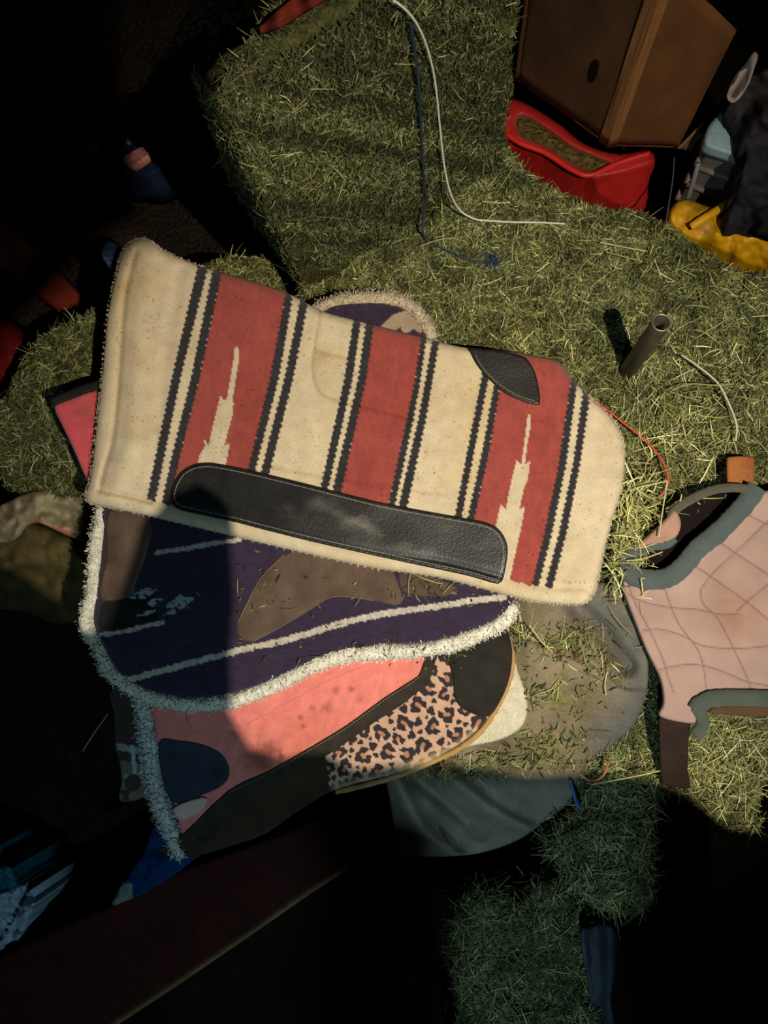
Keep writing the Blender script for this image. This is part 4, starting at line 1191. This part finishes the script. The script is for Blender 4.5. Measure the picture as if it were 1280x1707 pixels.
# yellow tub with a raised handle rib
ytub = thing('plastic_tub', 'dirty yellow plastic tub behind the hay at the right edge', 'tub', tuple(P(1210, 395, 0)[:2]) + (0,))
ycol = lambda u, v: lin((214, 160, 16))[None] * (0.55 + 0.7 * fbm(u / 28, v / 28))[:, None] * (1 - 0.5 * np.clip(1 - np.hypot(u - 1175, v - 375) / 26, 0, 1))[:, None] + lin((150, 130, 100))[None] * 0.6 * np.clip(1 - np.hypot(u - 1172, v - 378) / 22, 0, 1)[:, None]
zy = lambda u, v: 0.31 + 0.02 * (fbm(u / 30.0, v / 30.0, 3) - .5) * 2 - 0.07 * np.clip((v - 400) / 60, 0, 1) - .012 * np.exp(-((u - 1215) / 10) ** 2)
sheet('tub_shell', [(1112, 362), (1126, 338), (1146, 332), (1180, 344), (1215, 352), (1245, 366), (1290, 368), (1330, 372), (1330, 440), (1280, 450), (1250, 444), (1210, 425), (1170, 405), (1130, 385)], zy, 0.3, ycol, M_plastic, ytub, step=3, rr=0.012, flat_bottom=0.0, smooth_n=3)
part(tube('handle', path3([(1152, 378), (1180, 360), (1206, 344), (1222, 335)], lambda u, v: zy(u, v) + 0.012), 0.0085, M_plastic, ytub, lin((226, 170, 20)), 8), 'raised handle rib')
# slim wire hanging by the tote
tag(tube('wire', np.concatenate([path3([(1124, 262), (1121, 300), (1114, 345), (1110, 372)], [.34, .36, .39, .40])]), 0.0014, M_steel, None, lin((150, 150, 150)), 6), 'thin pale wire hanging between the red tote and the yellow tub', 'wire')

# dark jacket heap at the right edge
def zj(u, v): return 0.47 + 0.05 * (fbm(u / 40.0, v / 40.0, 3) - 0.5) * 2 - 0.10 * np.clip((v - 200) / 180, 0, 1)
jk = sheet('jacket', [(1240, 130), (1290, 110), (1340, 120), (1340, 375), (1280, 372), (1240, 378), (1214, 370), (1222, 330), (1236, 290), (1244, 250), (1228, 200), (1220, 168)], zj, 0.06, lambda u, v: lin((40, 38, 42))[None] * (0.6 + 0.7 * fbm(u / 20, v / 20))[:, None] + np.clip(1 - (v - 130) / 120, 0, 1)[:, None] * lin((62, 54, 48)) * 0.5, M_cloth, None, step=4, rr=0.01, smooth_n=4)
tag(jk, 'dark grey cloth heap at the upper right edge above the yellow tub', 'cloth')
stp = sheet('fabric_strap', [(1212, 158), (1224, 130), (1242, 102), (1256, 86), (1264, 92), (1258, 112), (1248, 140), (1234, 162), (1222, 170)], lambda u, v: 0.50 + 0.015 * np.sin(u / 9.0), 0.006, lambda u, v: lin((168, 150, 138))[None] * (1 - 0.85 * (np.hypot((u - 1241), (v - 122) * 0.6) < 5))[:, None], M_cloth, None, step=2.5, rr=0.002, smooth_n=3)
tag(stp, 'pale fabric strap lying between the cardboard box and the dark cloth', 'strap')

# ------------------------------------------------------------------ dim things at the left
def plank(name, label, cat, pts, z, th, col, mat=M_wood, group=None):
    o = sheet(name, pts, z, th, col, mat, None, step=5, rr=0.006, smooth_n=0)
    return tag(o, label, cat, group)


redw = lambda u, v: lin((104, 34, 22))[None] * (0.5 + 0.9 * fbm(u / 40.0, v / 12.0, 4))[:, None]
plank('wooden_beam', 'dark red wooden beam running out of frame, upper of the two at left', 'beam', [(-90, 340), (-60, 300), (40, 396), (112, 470), (150, 512), (110, 530), (60, 490), (-20, 420)], lambda u, v: 0.12 + 0 * u, 0.12, redw)
plank('wooden_beam', 'bright red painted board end, lower of the two at left', 'beam', [(-80, 470), (-40, 490), (38, 575), (24, 600), (-10, 620), (-80, 640)], lambda u, v: 0.2 + 0 * u, 0.2, lambda u, v: lin((120, 24, 20))[None] * (0.5 + 0.8 * fbm(u / 30.0, v / 30.0))[:, None])


def colfl(u, v):
    c = np.tile(lin((22, 34, 62)), (len(u), 1)) * (0.6 + 0.7 * fbm(u / 20, v / 20))[:, None]
    for x, y, r in ((178, 218, 9), (212, 200, 7), (248, 193, 7), (260, 224, 8), (165, 246, 8), (215, 238, 6), (276, 246, 9), (232, 178, 8), (200, 262, 5)):
        m = np.hypot((u - x), (v - y) * 1.6) < r * (0.6 + 0.8 * vnoise(u / 5, v / 5)); c[m] = lin((120, 118, 122))
    return c


fh = sheet('floral_cloth', [(140, 230), (150, 190), (190, 165), (240, 160), (280, 180), (300, 225), (290, 262), (260, 290), (215, 296), (170, 280)], lambda u, v: 0.10 + 0.05 * (fbm(u / 40.0, v / 40.0, 3)), 0.1, colfl, M_cloth, None, step=3.5, rr=0.012, flat_bottom=0.0, smooth_n=4)
tag(fh, 'dark blue floral cloth heap on the floor at upper left', 'cloth')
pt = sheet('pink_rag', [(204, 262), (222, 250), (240, 245), (248, 262), (236, 272), (220, 280), (208, 272)], lambda u, v: 0.175 + 0.015 * (fbm(u / 10.0, v / 10.0, 2)), 0.02, lambda u, v: lin((206, 140, 130))[None] * (0.7 + 0.5 * fbm(u / 8, v / 8))[:, None], M_cloth, None, step=2.5, rr=0.003, smooth_n=3)
tag(pt, 'small pink rag lying on the blue floral cloth', 'rag')
br = sheet('blue_rag', [(168, 412), (182, 402), (196, 408), (206, 440), (196, 470), (186, 452), (172, 432)], lambda u, v: 0.50 + 0.02 * (fbm(u / 10.0, v / 10.0, 2)), 0.01, lambda u, v: lin((70, 86, 110))[None] * (0.6 + 0.7 * fbm(u / 8, v / 8))[:, None], M_cloth, None, step=2.5, rr=0.003, smooth_n=3)
tag(br, 'small grey blue rag behind the raised corner of the striped pad', 'rag')


# beige feed sack at left below the hay
def zsack(u, v): return 0.36 + 0.03 * (fbm(u / 30.0, v / 30.0, 3) - .5) * 2 - 0.05 * np.clip((60 - u) / 80, 0, 1) + 0.012 * np.sin((v - 0.3 * u) / 7.0) * np.clip((u - 30) / 50, 0, 1)
def colsack(u, v):
    c = np.tile(lin((150, 138, 108)), (len(u), 1)) * (0.65 + 0.6 * fbm(u / 18, v / 9, 4))[:, None]
    m = (v > 866 + (u - 60) * 0.33) & (u > 55); c[m] = lin((178, 120, 96)) * (0.8 + 0.3 * vnoise(u[m] / 9, v[m] / 9))[:, None]
    return c
sk = sheet('feed_sack', [(-10, 852), (20, 832), (50, 820), (110, 812), (150, 834), (190, 850), (190, 905), (150, 905), (110, 892), (66, 872), (40, 876), (20, 900), (-20, 900)], zsack, 0.02, colsack, M_cloth, None, step=3, rr=0.005, smooth_n=3)
tag(sk, 'crumpled beige feed sack at left below the hay', 'sack')
dh = sheet('burlap_heap', [(-60, 880), (30, 870), (70, 876), (120, 898), (172, 912), (178, 960), (150, 1010), (100, 1040), (40, 1020), (-60, 1000)], lambda u, v: 0.30 + 0.03 * (fbm(u / 40.0, v / 40.0, 3) - .5) * 2 - 0.12 * np.clip((v - 940) / 100, 0, 1), 0.05, lambda u, v: lin((84, 74, 40))[None] * (0.5 + 0.8 * fbm(u / 16, v / 16))[:, None], M_canvas, None, step=4, rr=0.02, smooth_n=4, flat_bottom=0.0)
tag(dh, 'dim olive burlap heap under the beige sack at left', 'burlap')

# crumpled bluish white bag at the lower left edge
def zbag(u, v): return 0.22 + 0.035 * (fbm(u / 22.0, v / 22.0, 3) - .5) * 2
def colbag(u, v):
    c = np.tile(lin((168, 186, 200)), (len(u), 1)) * (0.75 + 0.4 * fbm(u / 9, v / 9))[:, None]
    m = (np.abs((u + 0.55 * (v - 1500)) - 38) < 4) & (vnoise(u / 3, v / 5) > 0.35) & (v > 1478) & (v < 1570); c[m] = lin((36, 40, 48))
    m = (v < 1492 - 0.5 * u); c[m] = lin((40, 110, 130))
    return c
bgp = sheet('plastic_bag', [(-40, 1430), (0, 1436), (24, 1446), (36, 1474), (60, 1490), (56, 1515), (40, 1550), (22, 1578), (0, 1590), (-40, 1600)], zbag, 0.03, colbag, M_plastic, None, step=2.5, rr=0.008, smooth_n=3, flat_bottom=0.0)
tag(bgp, 'crumpled bluish white plastic feed bag at the lower left edge', 'bag')

# dark red board across the lower left
def colboard(u, v):
    c = lin((66, 24, 18))[None] * (0.55 + 0.7 * fbm((u + v) / 60.0, (v - u) / 14.0, 4))[:, None]
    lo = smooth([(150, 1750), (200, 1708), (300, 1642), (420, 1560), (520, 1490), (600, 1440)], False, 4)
    k_ = np.exp(-(dist(lo, u, v) / 6.0) ** 2)[:, None] * 0.9  # lit lower edge painted in as a paler colour
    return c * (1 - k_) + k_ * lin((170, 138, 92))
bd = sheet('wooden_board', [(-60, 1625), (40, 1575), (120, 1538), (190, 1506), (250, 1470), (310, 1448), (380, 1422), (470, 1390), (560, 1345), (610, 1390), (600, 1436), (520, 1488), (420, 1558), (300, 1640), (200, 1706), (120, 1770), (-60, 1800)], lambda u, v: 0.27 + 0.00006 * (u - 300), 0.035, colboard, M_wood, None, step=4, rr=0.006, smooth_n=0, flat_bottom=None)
tag(bd, 'long dark red wooden board with its lit edge painted pale across the lower left', 'board')
# small scraps in the dark
wr = sheet('wrapper', [(676, 1642), (684, 1622), (690, 1602), (698, 1612), (697, 1636), (688, 1644)], lambda u, v: 0.06 + 0.02 * fbm(u / 6.0, v / 6.0), 0.03, lambda u, v: np.where((v > 1622)[:, None], lin((220, 110, 120)), lin((130, 140, 160))), M_plastic, None, step=2, rr=0.002, smooth_n=2, flat_bottom=0.0)
tag(wr, 'tiny pink and grey wrapper on the dark floor near the bottom', 'wrapper')
gc = sheet('grey_cloth', [(968, 1560), (985, 1545), (1010, 1540), (1030, 1560), (1026, 1620), (1018, 1670), (1030, 1730), (990, 1740), (984, 1660)], lambda u, v: 0.34 + 0.02 * np.sin(u / 8.0) - 0.06 * np.clip((v - 1600) / 120, 0, 1), 0.02, lambda u, v: lin((84, 90, 98))[None] * (0.6 + 0.6 * fbm(u / 20, v / 30))[:, None], M_cloth, None, step=3, rr=0.006, smooth_n=4)
tag(gc, 'grey cloth hanging at the right end of the bottom hay bale', 'cloth')
# red cloth peeking over the upright bale
rcp = P(475, 15, 0.80)
rc = sheet('red_cloth', [(432, 48), (450, 24), (480, 2), (520, -40), (560, -60), (560, -20), (510, 10), (470, 36)], lambda u, v: 0.985 + 0.01 * np.sin(u / 9.0), 0.012, lin((110, 40, 26)), M_cloth, None, step=3, rr=0.004, smooth_n=3)
tag(rc, 'strip of dark red cloth behind the top of the upright bale', 'cloth')
